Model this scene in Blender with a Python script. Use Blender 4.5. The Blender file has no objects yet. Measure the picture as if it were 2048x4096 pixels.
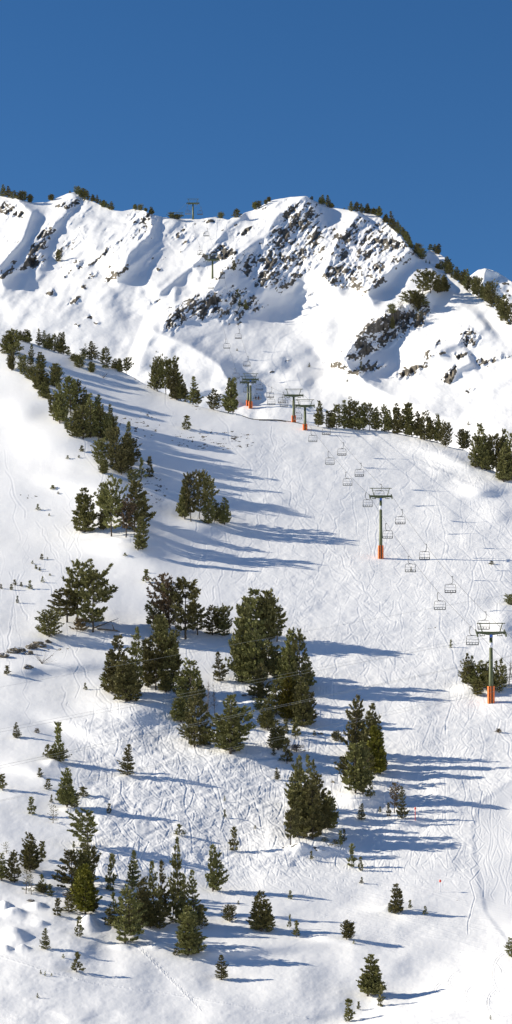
import bpy, math, random
import numpy as np
from mathutils import Vector, Matrix

# ------------------------------------------------------------------ camera, world, sun
SC = bpy.context.scene
COL = SC.collection
K = 1.28e-4          # tangent per photo pixel (photo is 2048 x 4096)
HZ = 3400.0          # photo row of the camera's horizon
cam = bpy.data.cameras.new("camera")
cam.sensor_fit = 'VERTICAL'; cam.sensor_height = 36.0; cam.sensor_width = 18.0
cam.lens = 36.0 / (4096 * K)
cam.shift_y = (HZ - 2048.0) / 4096.0
cam.clip_start = 1.0; cam.clip_end = 20000.0
camo = bpy.data.objects.new("camera", cam); COL.objects.link(camo)
camo.location = (0, 0, 0); camo.rotation_euler = (math.radians(90), 0, 0)
SC.camera = camo
SUN_EL = math.radians(25.5)
SUN_AZ = math.radians(-86.0)     # from +Y, clockwise: the sun stands to the left, a little behind the mountain
w = bpy.data.worlds.new("World"); SC.world = w; w.use_nodes = True
nt = w.node_tree
bg = nt.nodes['Background']
sky = nt.nodes.new('ShaderNodeTexSky'); sky.sky_type = 'NISHITA'; sky.sun_disc = False
sky.sun_elevation = SUN_EL; sky.sun_rotation = SUN_AZ
sky.altitude = 2600; sky.air_density = 1.0; sky.dust_density = 0.0; sky.ozone_density = 2.2
hsv = nt.nodes.new('ShaderNodeHueSaturation'); hsv.inputs['Hue'].default_value = 0.503; hsv.inputs['Saturation'].default_value = 1.27; hsv.inputs['Value'].default_value = 0.74
nt.links.new(sky.outputs[0], hsv.inputs['Color']); nt.links.new(hsv.outputs['Color'], bg.inputs[0]); bg.inputs[1].default_value = 0.12
sl = bpy.data.lights.new("sun", 'SUN'); sl.energy = 5.0; sl.angle = math.radians(0.5); sl.color = (1.0, 0.925, 0.785)
so = bpy.data.objects.new("sun", sl); COL.objects.link(so)
sdir = Vector((math.sin(SUN_AZ) * math.cos(SUN_EL), math.cos(SUN_AZ) * math.cos(SUN_EL), math.sin(SUN_EL)))
so.rotation_euler = sdir.to_track_quat('Z', 'Y').to_euler()
SC.view_settings.view_transform = 'Standard'; SC.view_settings.look = 'None'
SC.view_settings.gamma = 1.0; SC.view_settings.exposure = 0.38

# ------------------------------------------------------------------ helpers
RND = random.Random(7)

def tag(o, label=None, cat=None, group=None, kind=None):
    if label: o['label'] = label
    if cat: o['category'] = cat
    if group: o['group'] = group
    if kind: o['kind'] = kind
    return o

def empty(name, loc, rz=0.0, scale=None):
    o = bpy.data.objects.new(name, None); COL.objects.link(o)
    o.location = loc; o.rotation_euler = (0, 0, rz); o.empty_display_size = 0.5
    if scale: o.scale = scale
    return o

def link(name, mesh, parent=None, loc=None, rot=None):
    o = bpy.data.objects.new(name, mesh); COL.objects.link(o)
    if parent: o.parent = parent
    if loc is not None: o.location = loc
    if rot is not None: o.rotation_euler = rot
    return o

class MB:
    """collects simple solids into ONE mesh"""
    def __init__(s): s.v = []; s.f = []
    def add(s, v, f):
        n = len(s.v); s.v += [tuple(p) for p in v]; s.f += [tuple(i + n for i in q) for q in f]
    def box(s, c, d, m=None):
        x, y, z = d[0] / 2, d[1] / 2, d[2] / 2
        v = [Vector((sx * x, sy * y, sz * z)) for sz in (-1, 1) for sy in (-1, 1) for sx in (-1, 1)]
        if m is not None: v = [m @ p for p in v]
        v = [p + Vector(c) for p in v]
        s.add(v, [(0, 2, 3, 1), (4, 5, 7, 6), (0, 1, 5, 4), (2, 6, 7, 3), (0, 4, 6, 2), (1, 3, 7, 5)])
    def tube(s, pts, rad, n=8, cap=True):
        pts = [Vector(p) for p in pts]
        if not hasattr(rad, '__len__'): rad = [rad] * len(pts)
        rings = []
        for i, p in enumerate(pts):
            a = pts[max(i - 1, 0)]; b = pts[min(i + 1, len(pts) - 1)]
            t = (b - a).normalized()
            u = t.orthogonal().normalized() if i == 0 else (u - t * u.dot(t)).normalized()
            w_ = t.cross(u)
            rings.append([p + (u * math.cos(2 * math.pi * k / n) + w_ * math.sin(2 * math.pi * k / n)) * rad[i] for k in range(n)])
        v = [q for r in rings for q in r]; f = []
        for i in range(len(rings) - 1):
            for k in range(n):
                f.append((i * n + k, i * n + (k + 1) % n, (i + 1) * n + (k + 1) % n, (i + 1) * n + k))
        if cap:
            f.append(tuple(range(n))[::-1]); f.append(tuple((len(rings) - 1) * n + k for k in range(n)))
        s.add(v, f)
    def mesh(s, name, mat, smooth=False):
        m = bpy.data.meshes.new(name); m.from_pydata(s.v, [], s.f); m.update()
        m.materials.append(mat)
        if smooth:
            m.polygons.foreach_set('use_smooth', [True] * len(m.polygons))
        return m

def ordinal(n):
    names = ['first', 'second', 'third', 'fourth', 'fifth', 'sixth', 'seventh', 'eighth', 'ninth', 'tenth',
             'eleventh', 'twelfth']
    if n <= 12: return names[n - 1]
    suf = 'th' if 10 <= n % 100 <= 20 else {1: 'st', 2: 'nd', 3: 'rd'}.get(n % 10, 'th')
    return str(n) + suf

# ------------------------------------------------------------------ numpy noise
def vnoise(x, y, seed):
    xi = np.floor(x).astype(np.int64); yi = np.floor(y).astype(np.int64)
    fx = x - xi; fy = y - yi
    fx = fx * fx * fx * (fx * (fx * 6 - 15) + 10); fy = fy * fy * fy * (fy * (fy * 6 - 15) + 10)
    rs = np.random.RandomState(seed); tab = rs.rand(256, 256)
    a = tab[xi & 255, yi & 255]; b = tab[(xi + 1) & 255, yi & 255]
    c = tab[xi & 255, (yi + 1) & 255]; d = tab[(xi + 1) & 255, (yi + 1) & 255]
    return (a * (1 - fx) + b * fx) * (1 - fy) + (c * (1 - fx) + d * fx) * fy * 1.0

def fbm(x, y, seed, octs=4, gain=0.5):
    s = 0.0; a = 1.0; tot = 0.0
    for i in range(octs):
        s = s + a * (vnoise(x + 17.3 * i, y - 9.1 * i, seed + i) * 2 - 1); tot += a
        a *= gain; x = x * 2.03; y = y * 2.03
    return s / tot

def ridged(x, y, seed, octs=4):
    s = 0.0; a = 1.0; tot = 0.0
    for i in range(octs):
        s = s + a * (1 - np.abs(vnoise(x + 7.7 * i, y + 3.1 * i, seed + i) * 2 - 1) * 2); tot += a
        a *= 0.55; x = x * 2.1; y = y * 2.1
    return s / tot

def sstep(a, b, x):
    t = np.clip((x - a) / (b - a), 0, 1); return t * t * (3 - 2 * t)

def rot(x, y, deg):
    c, s = math.cos(math.radians(deg)), math.sin(math.radians(deg))
    return x * c + y * s, -x * s + y * c

# ------------------------------------------------------------------ terrain design
SKY = [(-9000, 900), (-2500, 880), (-900, 830), (-400, 800), (-100, 772), (0, 784), (65, 795), (130, 811), (190, 809), (239, 787), (272, 773), (299, 768),
       (326, 787), (353, 798), (413, 825), (462, 842), (489, 845), (522, 838), (543, 836), (576, 842), (603, 855),
       (641, 866), (700, 875), (798, 876), (863, 867), (890, 873), (915, 880), (934, 866), (955, 870), (977, 852),
       (1015, 840), (1048, 822), (1091, 800), (1162, 788), (1224, 784), (1249, 798), (1292, 817), (1330, 830),
       (1402, 841), (1451, 850), (1495, 856), (1533, 877), (1557, 904), (1582, 923), (1620, 955), (1652, 1004),
       (1682, 1030), (1701, 1015), (1718, 998), (1750, 1012), (1777, 1026), (1799, 1070), (1815, 1113), (1859, 1146),
       (1891, 1181), (1946, 1205), (1989, 1243), (2027, 1287), (2048, 1303), (2200, 1400), (2600, 1500), (3500, 1560), (9000, 1650)]
CRA = [(-9000, 1500), (-2500, 1400), (-800, 1330), (-200, 1340), (0, 1352), (71, 1359), (136, 1375), (196, 1397), (261, 1419), (337, 1432), (391, 1446),
       (451, 1467), (522, 1503), (587, 1541), (652, 1571), (723, 1600), (803, 1628), (900, 1647), (954, 1656), (1008, 1676),
       (1114, 1678), (1182, 1688), (1232, 1699), (1281, 1708), (1374, 1714), (1547, 1724), (1646, 1745), (1746, 1766),
       (1795, 1788), (1857, 1799), (1888, 1818), (1932, 1862), (1987, 1890), (2048, 1917), (2300, 2000), (3500, 2100), (9000, 2300)]
def smooth_interp(tab, x, wdt=0):
    xs, ys = zip(*tab)
    if wdt == 0: return np.interp(x, xs, ys)
    return sum(np.interp(x + o, xs, ys) for o in (-wdt, -wdt / 2, 0, wdt / 2, wdt)) / 5
def crestA(x): return smooth_interp(CRA, x, 14)
def crestB(x): return smooth_interp(SKY, x, 5)

BASEA = [(1200, 600), (1500, 556), (1718, 519), (1900, 492), (2232, 442), (2500, 392), (2812, 342), (3100, 303), (3400, 269), (3700, 239), (4096, 205), (4300, 189)]
BASEB = [(600, 930), (780, 865), (870, 830), (1000, 780), (1114, 744), (1200, 722), (1340, 692), (1500, 662), (1632, 637), (1800, 602), (2200, 520), (2600, 440)]
def gauss(x, y, cx, cy, rx, ry, ang=0.0):
    u, v = rot(x - cx, y - cy, ang)
    return np.exp(-(u / rx) ** 2 - (v / ry) ** 2)

def rib(x, y, pts, h, wl, wr, end=40.0, taper0=True, taper1=True, end1=None):
    """spur through pts (top first); amplitude h, gentle left side wl, steep right side wr (pixels)"""
    best = np.full(x.shape, 1e9); side = np.zeros(x.shape); along = np.zeros(x.shape)
    L = 0.0
    segs = []
    for (x0, y0), (x1, y1) in zip(pts[:-1], pts[1:]):
        l = math.hypot(x1 - x0, y1 - y0); segs.append((x0, y0, x1, y1, l, L)); L += l
    for (x0, y0, x1, y1, l, l0) in segs:
        t = np.clip(((x - x0) * (x1 - x0) + (y - y0) * (y1 - y0)) / (l * l), 0, 1)
        px = x0 + t * (x1 - x0); py = y0 + t * (y1 - y0)
        d = np.hypot(x - px, y - py)
        s = (x - px) * (y1 - y0) / l - (y - py) * (x1 - x0) / l   # >0 on the right when the spur runs down
        m = d < best
        best = np.where(m, d, best); side = np.where(m, s, side); along = np.where(m, l0 + t * l, along)
    wd = np.where(side > 0, wr, wl)
    f = 1.0 / (1.0 + (best / wd) ** 2) if False else np.exp(-best / wd) 
    f = np.exp(-(np.sqrt(best ** 2 + 9.0) - 3.0) / wd)
    if taper0: f = f * sstep(-1, end, along + 0.001)
    if taper1: f = f * (1 - 0.97 * sstep(L - (end1 or max(60, 2 * end)), L, along))
    return h * f

def in_poly(x, y, poly, soft):
    """soft polygon mask"""
    inside = np.zeros(x.shape, bool); dist = np.full(x.shape, 1e9)
    n = len(poly)
    for i in range(n):
        x0, y0 = poly[i]; x1, y1 = poly[(i + 1) % n]
        c = ((y0 > y) != (y1 > y)) & (x < (x1 - x0) * (y - y0) / ((y1 - y0) if y1 != y0 else 1e-9) + x0)
        inside ^= c
        l2 = (x1 - x0) ** 2 + (y1 - y0) ** 2
        t = np.clip(((x - x0) * (x1 - x0) + (y - y0) * (y1 - y0)) / l2, 0, 1)
        dist = np.minimum(dist, np.hypot(x - x0 - t * (x1 - x0), y - y0 - t * (y1 - y0)))
    sd = np.where(inside, dist, -dist)
    return sstep(-soft, soft, sd)

ROCK_POLYS = [
    ([(1225, 785), (1262, 800), (1290, 850), (1310, 930), (1310, 1000), (1285, 1050), (1230, 1095), (1190, 1115), (1140, 1165), (1080, 1150), (1020, 1135),
      (960, 1085), (950, 1040), (1020, 1000), (1075, 950), (1120, 870), (1165, 810)], 0.58, 22),
    ([(650, 1290), (690, 1240), (760, 1190), (850, 1170), (940, 1150), (1000, 1175), (1065, 1225), (1040, 1248), (975, 1245),
      (960, 1300), (900, 1290), (860, 1265), (780, 1285), (720, 1290), (700, 1335), (645, 1325)], 0.58, 18),
    ([(1445, 862), (1540, 875), (1600, 930), (1645, 985), (1650, 1030), (1570, 1080), (1530, 1130), (1450, 1180), (1400, 1165),
      (1300, 1135), (1300, 1080), (1345, 980), (1385, 900)], 0.64, 20),
    ([(1345, 1430), (1425, 1340), (1490, 1275), (1545, 1240), (1640, 1225), (1700, 1255), (1690, 1300), (1620, 1330), (1560, 1375),
      (1480, 1425), (1400, 1450)], 0.60, 18),
]
ROCK_ELL = [(40, 838, 62, 32, 10, .85), (165, 955, 80, 30, -52, .8), (135, 1050, 60, 26, -30, .75), (30, 1085, 55, 14, -45, .8),
            (290, 812, 80, 22, -15, .6), (232, 1020, 16, 18, 0, .9), (312, 1055, 28, 15, -30, .85), (275, 1095, 34, 12, -40, .6),
            (290, 1205, 28, 11, -25, .8), (205, 1176, 24, 12, -15, .85), (560, 885, 52, 50, 0, .62), (545, 950, 40, 25, 0, .6),
            (430, 1005, 100, 10, -38, .6), (470, 1092, 55, 16, -30, .65), (370, 1105, 18, 10, -20, .8), (340, 1148, 16, 8, -20, .7),
            (725, 928, 34, 13, -45, .85), (840, 890, 26, 7, -8, .9), (745, 962, 18, 7, -35, .8), (870, 1012, 80, 30, -12, .98),
            (990, 925, 42, 14, -25, .9), (1320, 905, 28, 20, 20, .8), (1340, 960, 26, 40, 0, .5), (640, 1080, 12, 6, 0, .9), (620, 1200, 34, 6, -20, .6),
            (355, 1271, 22, 4, 0, .8), (380, 1290, 20, 3, 0, .5), (310, 1295, 14, 4, -20, .6), (1090, 1482, 12, 5, 0, 1.0), (1160, 1450, 14, 2, 0, .8),
            (1465, 1475, 80, 18, -15, .7), (1640, 1490, 66, 22, -25, .62), (1730, 1400, 56, 18, -42, .66), (1880, 1345, 40, 44, 20, .62),
            (1850, 1420, 40, 14, 0, .6), (1800, 1495, 42, 20, -48, .7), (1965, 1440, 66, 14, -15, .6), (1880, 1566, 24, 9, -20, .8),
            (1345, 1460, 50, 6, 15, .42), (1395, 1480, 60, 10, 25, .5), (1240, 1180, 30, 5, -20, .5), (905, 1080, 60, 10, -30, .6),
            (800, 1180, 60, 8, -28, .6), (1700, 1240, 30, 30, 0, .6), (1760, 1410, 24, 10, 0, .6),
            (2020, 1100, 20, 20, 0, .6), (1720, 1000, 12, 10, 0, .6)]

def fieldA(x, y):
    D = np.interp(y, *zip(*BASEA))
    # left spur running down from upper left
    cy = [1300, 1390, 1560, 1700, 1850, 1980, 2180, 2400, 4300]; cx = [-80, 0, 175, 290, 400, 470, 560, 640, 640]
    xc = np.interp(y, cy, cx); s = x - xc
    amp = 1 - sstep(2050, 2420, y)
    sr = np.sqrt(s * s + 55.0 ** 2) - 55.0
    D = D + amp * np.where(s > 0, 26 * (1 - np.exp(-sr / 300)), 9 * (1 - np.exp(-sr / 260)))
    # rounded knoll under the second clump of trees, small swells
    D = D - 4.5 * gauss(x, y, 800, 2105, 110, 40) - 5 * gauss(x, y, 480, 2190, 150, 50, 0) - 3.5 * gauss(x, y, 200, 1760, 120, 60, 0)
    D = D - 4 * gauss(x, y, 90, 1640, 90, 50) - 3 * gauss(x, y, 300, 1930, 150, 40, 10)
    # terrace edge under the middle clump at left
    D = D - 4.0 * gauss(x, y, 250, 2660, 330, 35, -4) + 3.0 * gauss(x, y, 330, 2590, 260, 30, 0)
    D = D - 5.0 * gauss(x, y, 560, 2840, 160, 55, 0) - 3.0 * gauss(x, y, 950, 3010, 160, 45, 0)
    D = D - 3.0 * gauss(x, y, 1250, 3390, 130, 35, 0) - 2.0 * gauss(x, y, 1620, 3285, 70, 18, 0) - 3.5 * gauss(x, y, 1420, 3180, 120, 28, 0)
    D = D + 4.0 * gauss(x, y, 240, 2930, 170, 40, 20) - 3.0 * gauss(x, y, 130, 3075, 110, 28, 5) - 2.0 * gauss(x, y, 1150, 2960, 120, 28, 0)
    D = D - 2.0 * gauss(x, y, 1545, 3630, 90, 22, 0) - 2.6 * gauss(x, y, 1000, 3790, 260, 30, -3) - 2.0 * gauss(x, y, 1330, 3750, 150, 24, 8)
    # swells at the right
    D = D - 4.5 * gauss(x, y, 1930, 1960, 80, 30, 0) - 3.5 * gauss(x, y, 1800, 1830, 120, 26, 20) - 4 * gauss(x, y, 2010, 2490, 60, 60, 0)
    D = D - 2.5 * gauss(x, y, 1990, 2060, 70, 40, 0) - 2 * gauss(x, y, 1700, 2480, 170, 30, 0)
    # ski run falls gently to the right in the lower left and middle
    D = D + 14.0 * sstep(-100, 1500, x) * sstep(1900, 2600, y) * (1 - 0.5 * sstep(3500, 4000, y)) - 4.0
    # gully at the bottom right and the bright bank beyond it
    gx = np.interp(y, [3300, 3560, 3690, 3930, 4040, 4096, 4300], [2700, 2250, 2000, 1720, 1530, 1340, 700])
    s = x - gx
    D = D - 0.026 * 60 * np.log1p(np.exp(np.clip(s, -900, 900) / 60)) * sstep(3450, 3700, y)
    D = D + 1.6 * np.exp(-(s / 160) ** 2) * sstep(3650, 3850, y)
    # rolling noise
    n = fbm(x / 230, y / 140, 11, 2)
    D = D + n * 1.7 + fbm(x / 100, y / 45, 21, 2) * 0.10
    return D

def fieldB(x, y):
    D = np.interp(y, *zip(*BASEB))
    D = D + 22 * sstep(-100, 700, -(x - 500)) * sstep(1500, 1000, y)
    # valley basin right, slope rising towards the right edge
    D = D - 40 * sstep(1500, 2100, x) * sstep(1000, 1300, y)
    # snowfield left: convex roll above the near ridge (shaded edge at 900,1500)
    D = D - 14 * rib(x, y, [(560, 1300), (760, 1380), (880, 1460), (930, 1540), (940, 1640)], 1.0, 200, 42, 60)
    # ribs
    D = D - rib(x, y, [(60, 790), (128, 850), (90, 960), (-60, 1130)], 18, 70, 26, 20)
    D = D - rib(x, y, [(300, 765), (262, 850), (190, 930), (150, 1010), (60, 1075), (-30, 1150)], 11, 90, 26, 10)
    D = D - rib(x, y, [(165, 1000), (172, 1060), (120, 1100)], 6, 40, 12, 20)
    D = D - rib(x, y, [(575, 838), (610, 880), (600, 935), (520, 1010), (490, 1080), (430, 1130)], 14, 90, 30, 10)
    D = D - rib(x, y, [(720, 870), (650, 960), (520, 1070), (440, 1150)], 4, 50, 18, 30)
    D = D - rib(x, y, [(980, 850), (900, 920), (830, 1010), (700, 1120), (600, 1200)], 9, 70, 22, 20)
    D = D - rib(x, y, [(1230, 780), (1120, 850), (1070, 930), (960, 1010), (900, 1090), (850, 1160), (740, 1230)], 21, 110, 80, 10, end1=330)
    D = D - rib(x, y, [(960, 1010), (900, 1090), (850, 1160), (760, 1220), (680, 1270), (640, 1330)], 9, 90, 50, 160, end1=80)
    D = D - 12 * gauss(x, y, 1230, 850, 60, 70)
    D = D - rib(x, y, [(1440, 850), (1370, 930), (1330, 1010), (1300, 1090), (1250, 1150)], 15, 40, 90, 10)
    D = D - rib(x, y, [(1560, 895), (1640, 1000), (1590, 1060), (1500, 1140), (1420, 1200)], 20, 80, 26, 10)
    D = D - rib(x, y, [(1700, 1060), (1640, 1130), (1560, 1180), (1440, 1230)], 5, 60, 60, 20)
    D = D - rib(x, y, [(1780, 1110), (1690, 1190), (1590, 1240), (1480, 1310), (1370, 1430), (1330, 1480)], 18, 80, 50, 20)
    D = D + 16 * gauss(x, y, 1160, 1230, 150, 90, -15)          # bowl under the cliffs
    # knoll whose crest runs right and down, shaded beyond it
    D = D - rib(x, y, [(1310, 1470), (1420, 1500), (1560, 1580), (1700, 1640), (1850, 1690)], 14, 60, 190, 80)
    D = D - rib(x, y, [(1960, 1290), (1900, 1340), (1760, 1400), (1620, 1500)], 8, 60, 44, 30)
    D = D - rib(x, y, [(1900, 1440), (1820, 1480), (1780, 1540)], 7, 50, 30, 20)
    D = D - 5 * gauss(x, y, 900, 1010, 90, 22, -12) - 3 * gauss(x, y, 700, 1180, 14, 34, 10) - 3 * gauss(x, y, 790, 1110, 14, 24, 20)
    D = D + fbm(x / 190, y / 140, 31, 3) * 5.0
    u, v = rot(x, y, -38)
    uw, vw = rot(x, y, -62)
    D = D + fbm(uw / 90, vw / 15, 45, 3) * 0.4 * sstep(1320, 1150, y)
    D = D + fbm(u / 100, v / 40, 41, 3) * 2.2 * (0.35 + 0.65 * sstep(1330, 1150, y))
    return D

def rock_density(x, y):
    den = np.zeros(x.shape)
    for poly, d, soft in ROCK_POLYS:
        den = np.maximum(den, d * in_poly(x, y, poly, soft))
    for cx, cy, rx, ry, a, d in ROCK_ELL:
        u, v = rot(x - cx, y - cy, a)
        q = np.sqrt((u / rx) ** 2 + (v / ry) ** 2)
        den = np.maximum(den, d * sstep(1.35, 0.55, q))
    return den

# ------------------------------------------------------------------ terrain rasters
dense = np.arange(-60, 2109, 2.6)
lo = []; x_ = -60.0; st = 5.0
while x_ > -9000: x_ -= st; st *= 1.09; lo.append(x_)
hi = []; x_ = float(dense[-1]); st = 5.0
while x_ < 9000: x_ += st; st *= 1.09; hi.append(x_)
XS = np.concatenate([np.array(lo[::-1]), dense, np.array(hi)])
YA = np.arange(4300, 1240, -2.5)
YB = np.arange(2700, 700, -2.5)
XA, YYA = np.meshgrid(XS, YA)
DA = fieldA(XA, YYA)
DA = np.maximum.accumulate(DA + 0.02 * (4300 - YYA) , axis=0) - 0.02 * (4300 - YYA) * 0 - 0.02 * (4300 - YYA)
DA = np.maximum.accumulate(DA, axis=0)
XB, YYB = np.meshgrid(XS, YB)
DB0 = fieldB(XB, YYB)
wx = 16 * fbm(XB / 40, YYB / 40, 301, 3); wy = 16 * fbm(XB / 40, YYB / 40, 311, 3)
den = rock_density(XB + wx, YYB + wy)
den = np.maximum(den, 0.34 * sstep(.12, .45, fbm(rot(XB, YYB, -40)[0] / 70, rot(XB, YYB, -40)[1] / 16, 321, 3)) * sstep(1150, 1000, YYB) * sstep(1300, 1100, XB))
den = den * np.clip(1.05 + 0.5 * fbm(XB / 60, YYB / 45, 55, 2), .75, 1.25)
u_, v_ = rot(XB, YYB, -35)
crag = ridged(u_ / 38, v_ / 24, 61, 4)            # blocks and ledges
crag2 = ridged(XB / 17, YYB / 13, 71, 3)
us_0, vs_0 = rot(XB, YYB, -52)
DB1 = DB0 - den * (crag * 4.2 + crag2 * 2.6 + fbm(us_0 / 40, vs_0 / 10, 401, 3) * 5.0)
DB = np.maximum.accumulate(DB1, axis=0)
def blur(a, n):
    a = a.copy()
    for _ in range(n):
        a[:, 1:-1] = (a[:, :-2] + 2 * a[:, 1:-1] + a[:, 2:]) / 4
        a[1:-1] = (a[:-2] + 2 * a[1:-1] + a[2:]) / 4
    return a
wr_ = blur(np.clip(den * 3.5, 0, 1), 3)
DB = blur(DB, 1) * wr_ + blur(DB, 7) * (1 - wr_)
DB = np.maximum.accumulate(DB, axis=0)
up = np.gradient(DB, axis=0) / 2.5                # metres deeper per photo row: small = steep
steep = np.clip(1 - up / 0.30, -1.5, 1)
us_, vs_ = rot(XB, YYB, -52)
n1 = 0.42 * fbm(us_ / 34, vs_ / 9, 81, 4) + 0.30 * fbm(u_ / 26, v_ / 9, 83, 3) + 0.58 * fbm(XB / 6, YYB / 5, 85, 3) + 0.42 * fbm(XB / 30, YYB / 22, 87, 2)
rockv = np.where(den > 0.01, den * 1.35 - 0.945 + 0.30 * steep + 1.45 * n1, -1.0)
rockv = np.clip(rockv * 3.0, -1, 1) * 0.5 + 0.5
XBs = XS

# height details of the near slope (z offsets, metres): ski tracks, small bumps, boulders under snow
TX0, TX1, TY0, TY1, TS = -100, 2150, 1620, 4300, 2.0
TW = int((TX1 - TX0) / TS); TH = int((TY1 - TY0) / TS)
track = np.zeros((TH, TW))
rs = np.random.RandomState(5)
def carve(px, py, depth, wid):
    """groove with small berms along a polyline in photo pixels"""
    n = len(px)
    for off, amp in ((0.0, -1.0), (wid, 0.75), (-wid, 0.35)):
        dx = np.gradient(px); dy = np.gradient(py); l = np.hypot(dx, dy) + 1e-6
        qx = px - dy / l * off; qy = py + dx / l * off
        ix = (qx - TX0) / TS; iy = (qy - TY0) / TS
        for ox in (-1, 0, 1):
            for oy in (-1, 0, 1):
                jx = np.round(ix).astype(int) + ox; jy = np.round(iy).astype(int) + oy
                m = (jx >= 0) & (jx < TW) & (jy >= 0) & (jy < TH)
                wgt = np.exp(-((jx - ix) ** 2 + (jy - iy) ** 2) / 0.9)
                val = amp * depth * wgt
                jx, jy, val = jx[m], jy[m], val[m]
                cur = track[jy, jx]
                track[jy, jx] = np.where(np.abs(val) > np.abs(cur), val, cur * 0.75 + val * 0.25)
def ski_track(x0, y0, length, drift, amp, wave, depth):
    t = np.arange(0, length, 1.0)
    ph = rs.rand() * 6.28
    wv = wave * (1 + 0.3 * np.sin(t / length * 5 + ph))
    phs = np.cumsum(2 * math.pi / wv) + ph
    env = 0.6 + 0.4 * np.sin(t / 90 + ph * 2)
    px = x0 + drift * t + amp * env * np.sin(phs); py = y0 + t + 0.28 * amp * np.sin(2 * phs + 0.6)
    carve(px, py, depth * 0.75, rs.uniform(3.0, 6.5))
for i in range(250):
    y0 = rs.uniform(1690, 3350); x0 = rs.uniform(820, 2100); kk = rs.rand()
    sc_ = np.interp(y0, [1700, 3400], [0.6, 1.25])
    ski_track(x0, y0, rs.uniform(220, 1100) * sc_, rs.uniform(-0.5, 0.9), rs.uniform(12, 46) * sc_, rs.uniform(70, 170) * sc_, rs.uniform(0.03, 0.085))
for i in range(300):
    y0 = rs.uniform(2750, 3450); x0 = rs.uniform(250, 1350)
    ski_track(x0, y0, rs.uniform(120, 480), rs.uniform(0.1, 1.2), rs.uniform(10, 44), rs.uniform(70, 170), rs.uniform(0.04, 0.11))
for i in range(70):
    y0 = rs.uniform(1600, 3000); x0 = rs.uniform(-80, 900)
    ski_track(x0, y0, rs.uniform(100, 420), rs.uniform(-0.3, 0.6), rs.uniform(6, 26), rs.uniform(60, 130), rs.uniform(0.03, 0.07))
track *= (sstep(3640, 3480, TY0 + TS * np.arange(TH)))[:, None]
for i in range(60):   # long sideways runs towards the groomed piste
    y0 = rs.uniform(3450, 3700); x0 = rs.uniform(1000, 1700); t = np.arange(0, rs.uniform(200, 600), 1.0)
    carve(x0 + t, y0 + t * rs.uniform(0.12, 0.3) + 10 * np.sin(t / 120 + rs.rand() * 6), rs.uniform(.03, .08), 3)
t = np.arange(0, 1250, 1.0)
carve(t - 20, np.interp(t, [0, 260, 400, 700, 1250], [3815, 3900, 3935, 3975, 4070]), 0.13, 3)
t = np.arange(0, 330, 1.0)
carve(560 + t * .75, 3790 + t * .75 + 4 * np.sign(np.sin(t / 3)), 0.12, 3)
for k_ in range(26):
    y0 = rs.uniform(3150, 3300); x0 = rs.uniform(1900, 2150)
    ski_track(x0, y0, rs.uniform(250, 480), rs.uniform(-0.12, 0.2), rs.uniform(8, 26), rs.uniform(110, 220), rs.uniform(0.05, 0.10))
for cx, cy, rx, ry, a0, a1 in ((1900, 3960, 160, 55, 1.2, 4.2), (1915, 3930, 120, 60, 1.0, 4.0), (1960, 3980, 100, 60, 2.2, 5.2),
                               (2010, 4010, 60, 60, 1.5, 4.8), (1860, 3900, 150, 90, 4.6, 6.2), (2030, 3900, 60, 90, 2.2, 4.4)):
    aa = np.linspace(a0, a1, 500); carve(cx + rx * np.cos(aa), cy + ry * np.sin(aa), 0.13, 3.6)

def sample(ras, x, y, X0, Y0, S):
    ix = np.clip((x - X0) / S, 0, ras.shape[1] - 1.001); iy = np.clip((y - Y0) / S, 0, ras.shape[0] - 1.001)
    a = ix.astype(int); b = iy.astype(int); fx = ix - a; fy = iy - b
    return (ras[b, a] * (1 - fx) + ras[b, a + 1] * fx) * (1 - fy) + (ras[b + 1, a] * (1 - fx) + ras[b + 1, a + 1] * fx) * fy

MOUNDS = [(48, 3748, 52, 24, 1.7), (20, 3800, 26, 10, .9), (95, 3800, 24, 9, .9), (165, 3700, 26, 10, .8), (150, 3630, 34, 14, 1.0), (60, 3660, 46, 15, 1.2),
          (355, 3700, 30, 26, 1.7), (20, 3625, 20, 12, .9), (140, 3560, 26, 10, .8), (205, 3050, 30, 9, .9), (270, 3240, 40, 7, .6),
          (508, 3112, 32, 7, .5), (1900, 2760, 80, 16, 1.4), (1150, 3050, 110, 14, .8), (1200, 3390, 34, 14, 1.0), (1560, 3635, 36, 9, .9),
          (220, 3060, 36, 8, .7), (1440, 3215, 80, 12, 1.0), (640, 3790, 60, 10, .8), (480, 3790, 40, 8, .6), (1030, 2820, 60, 14, 1.2),
          (1460, 1712, 10, 6, 1.2), (560, 2150, 60, 10, .7), (470, 2160, 60, 8, .7), (380, 2140, 60, 8, .6)]
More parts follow.
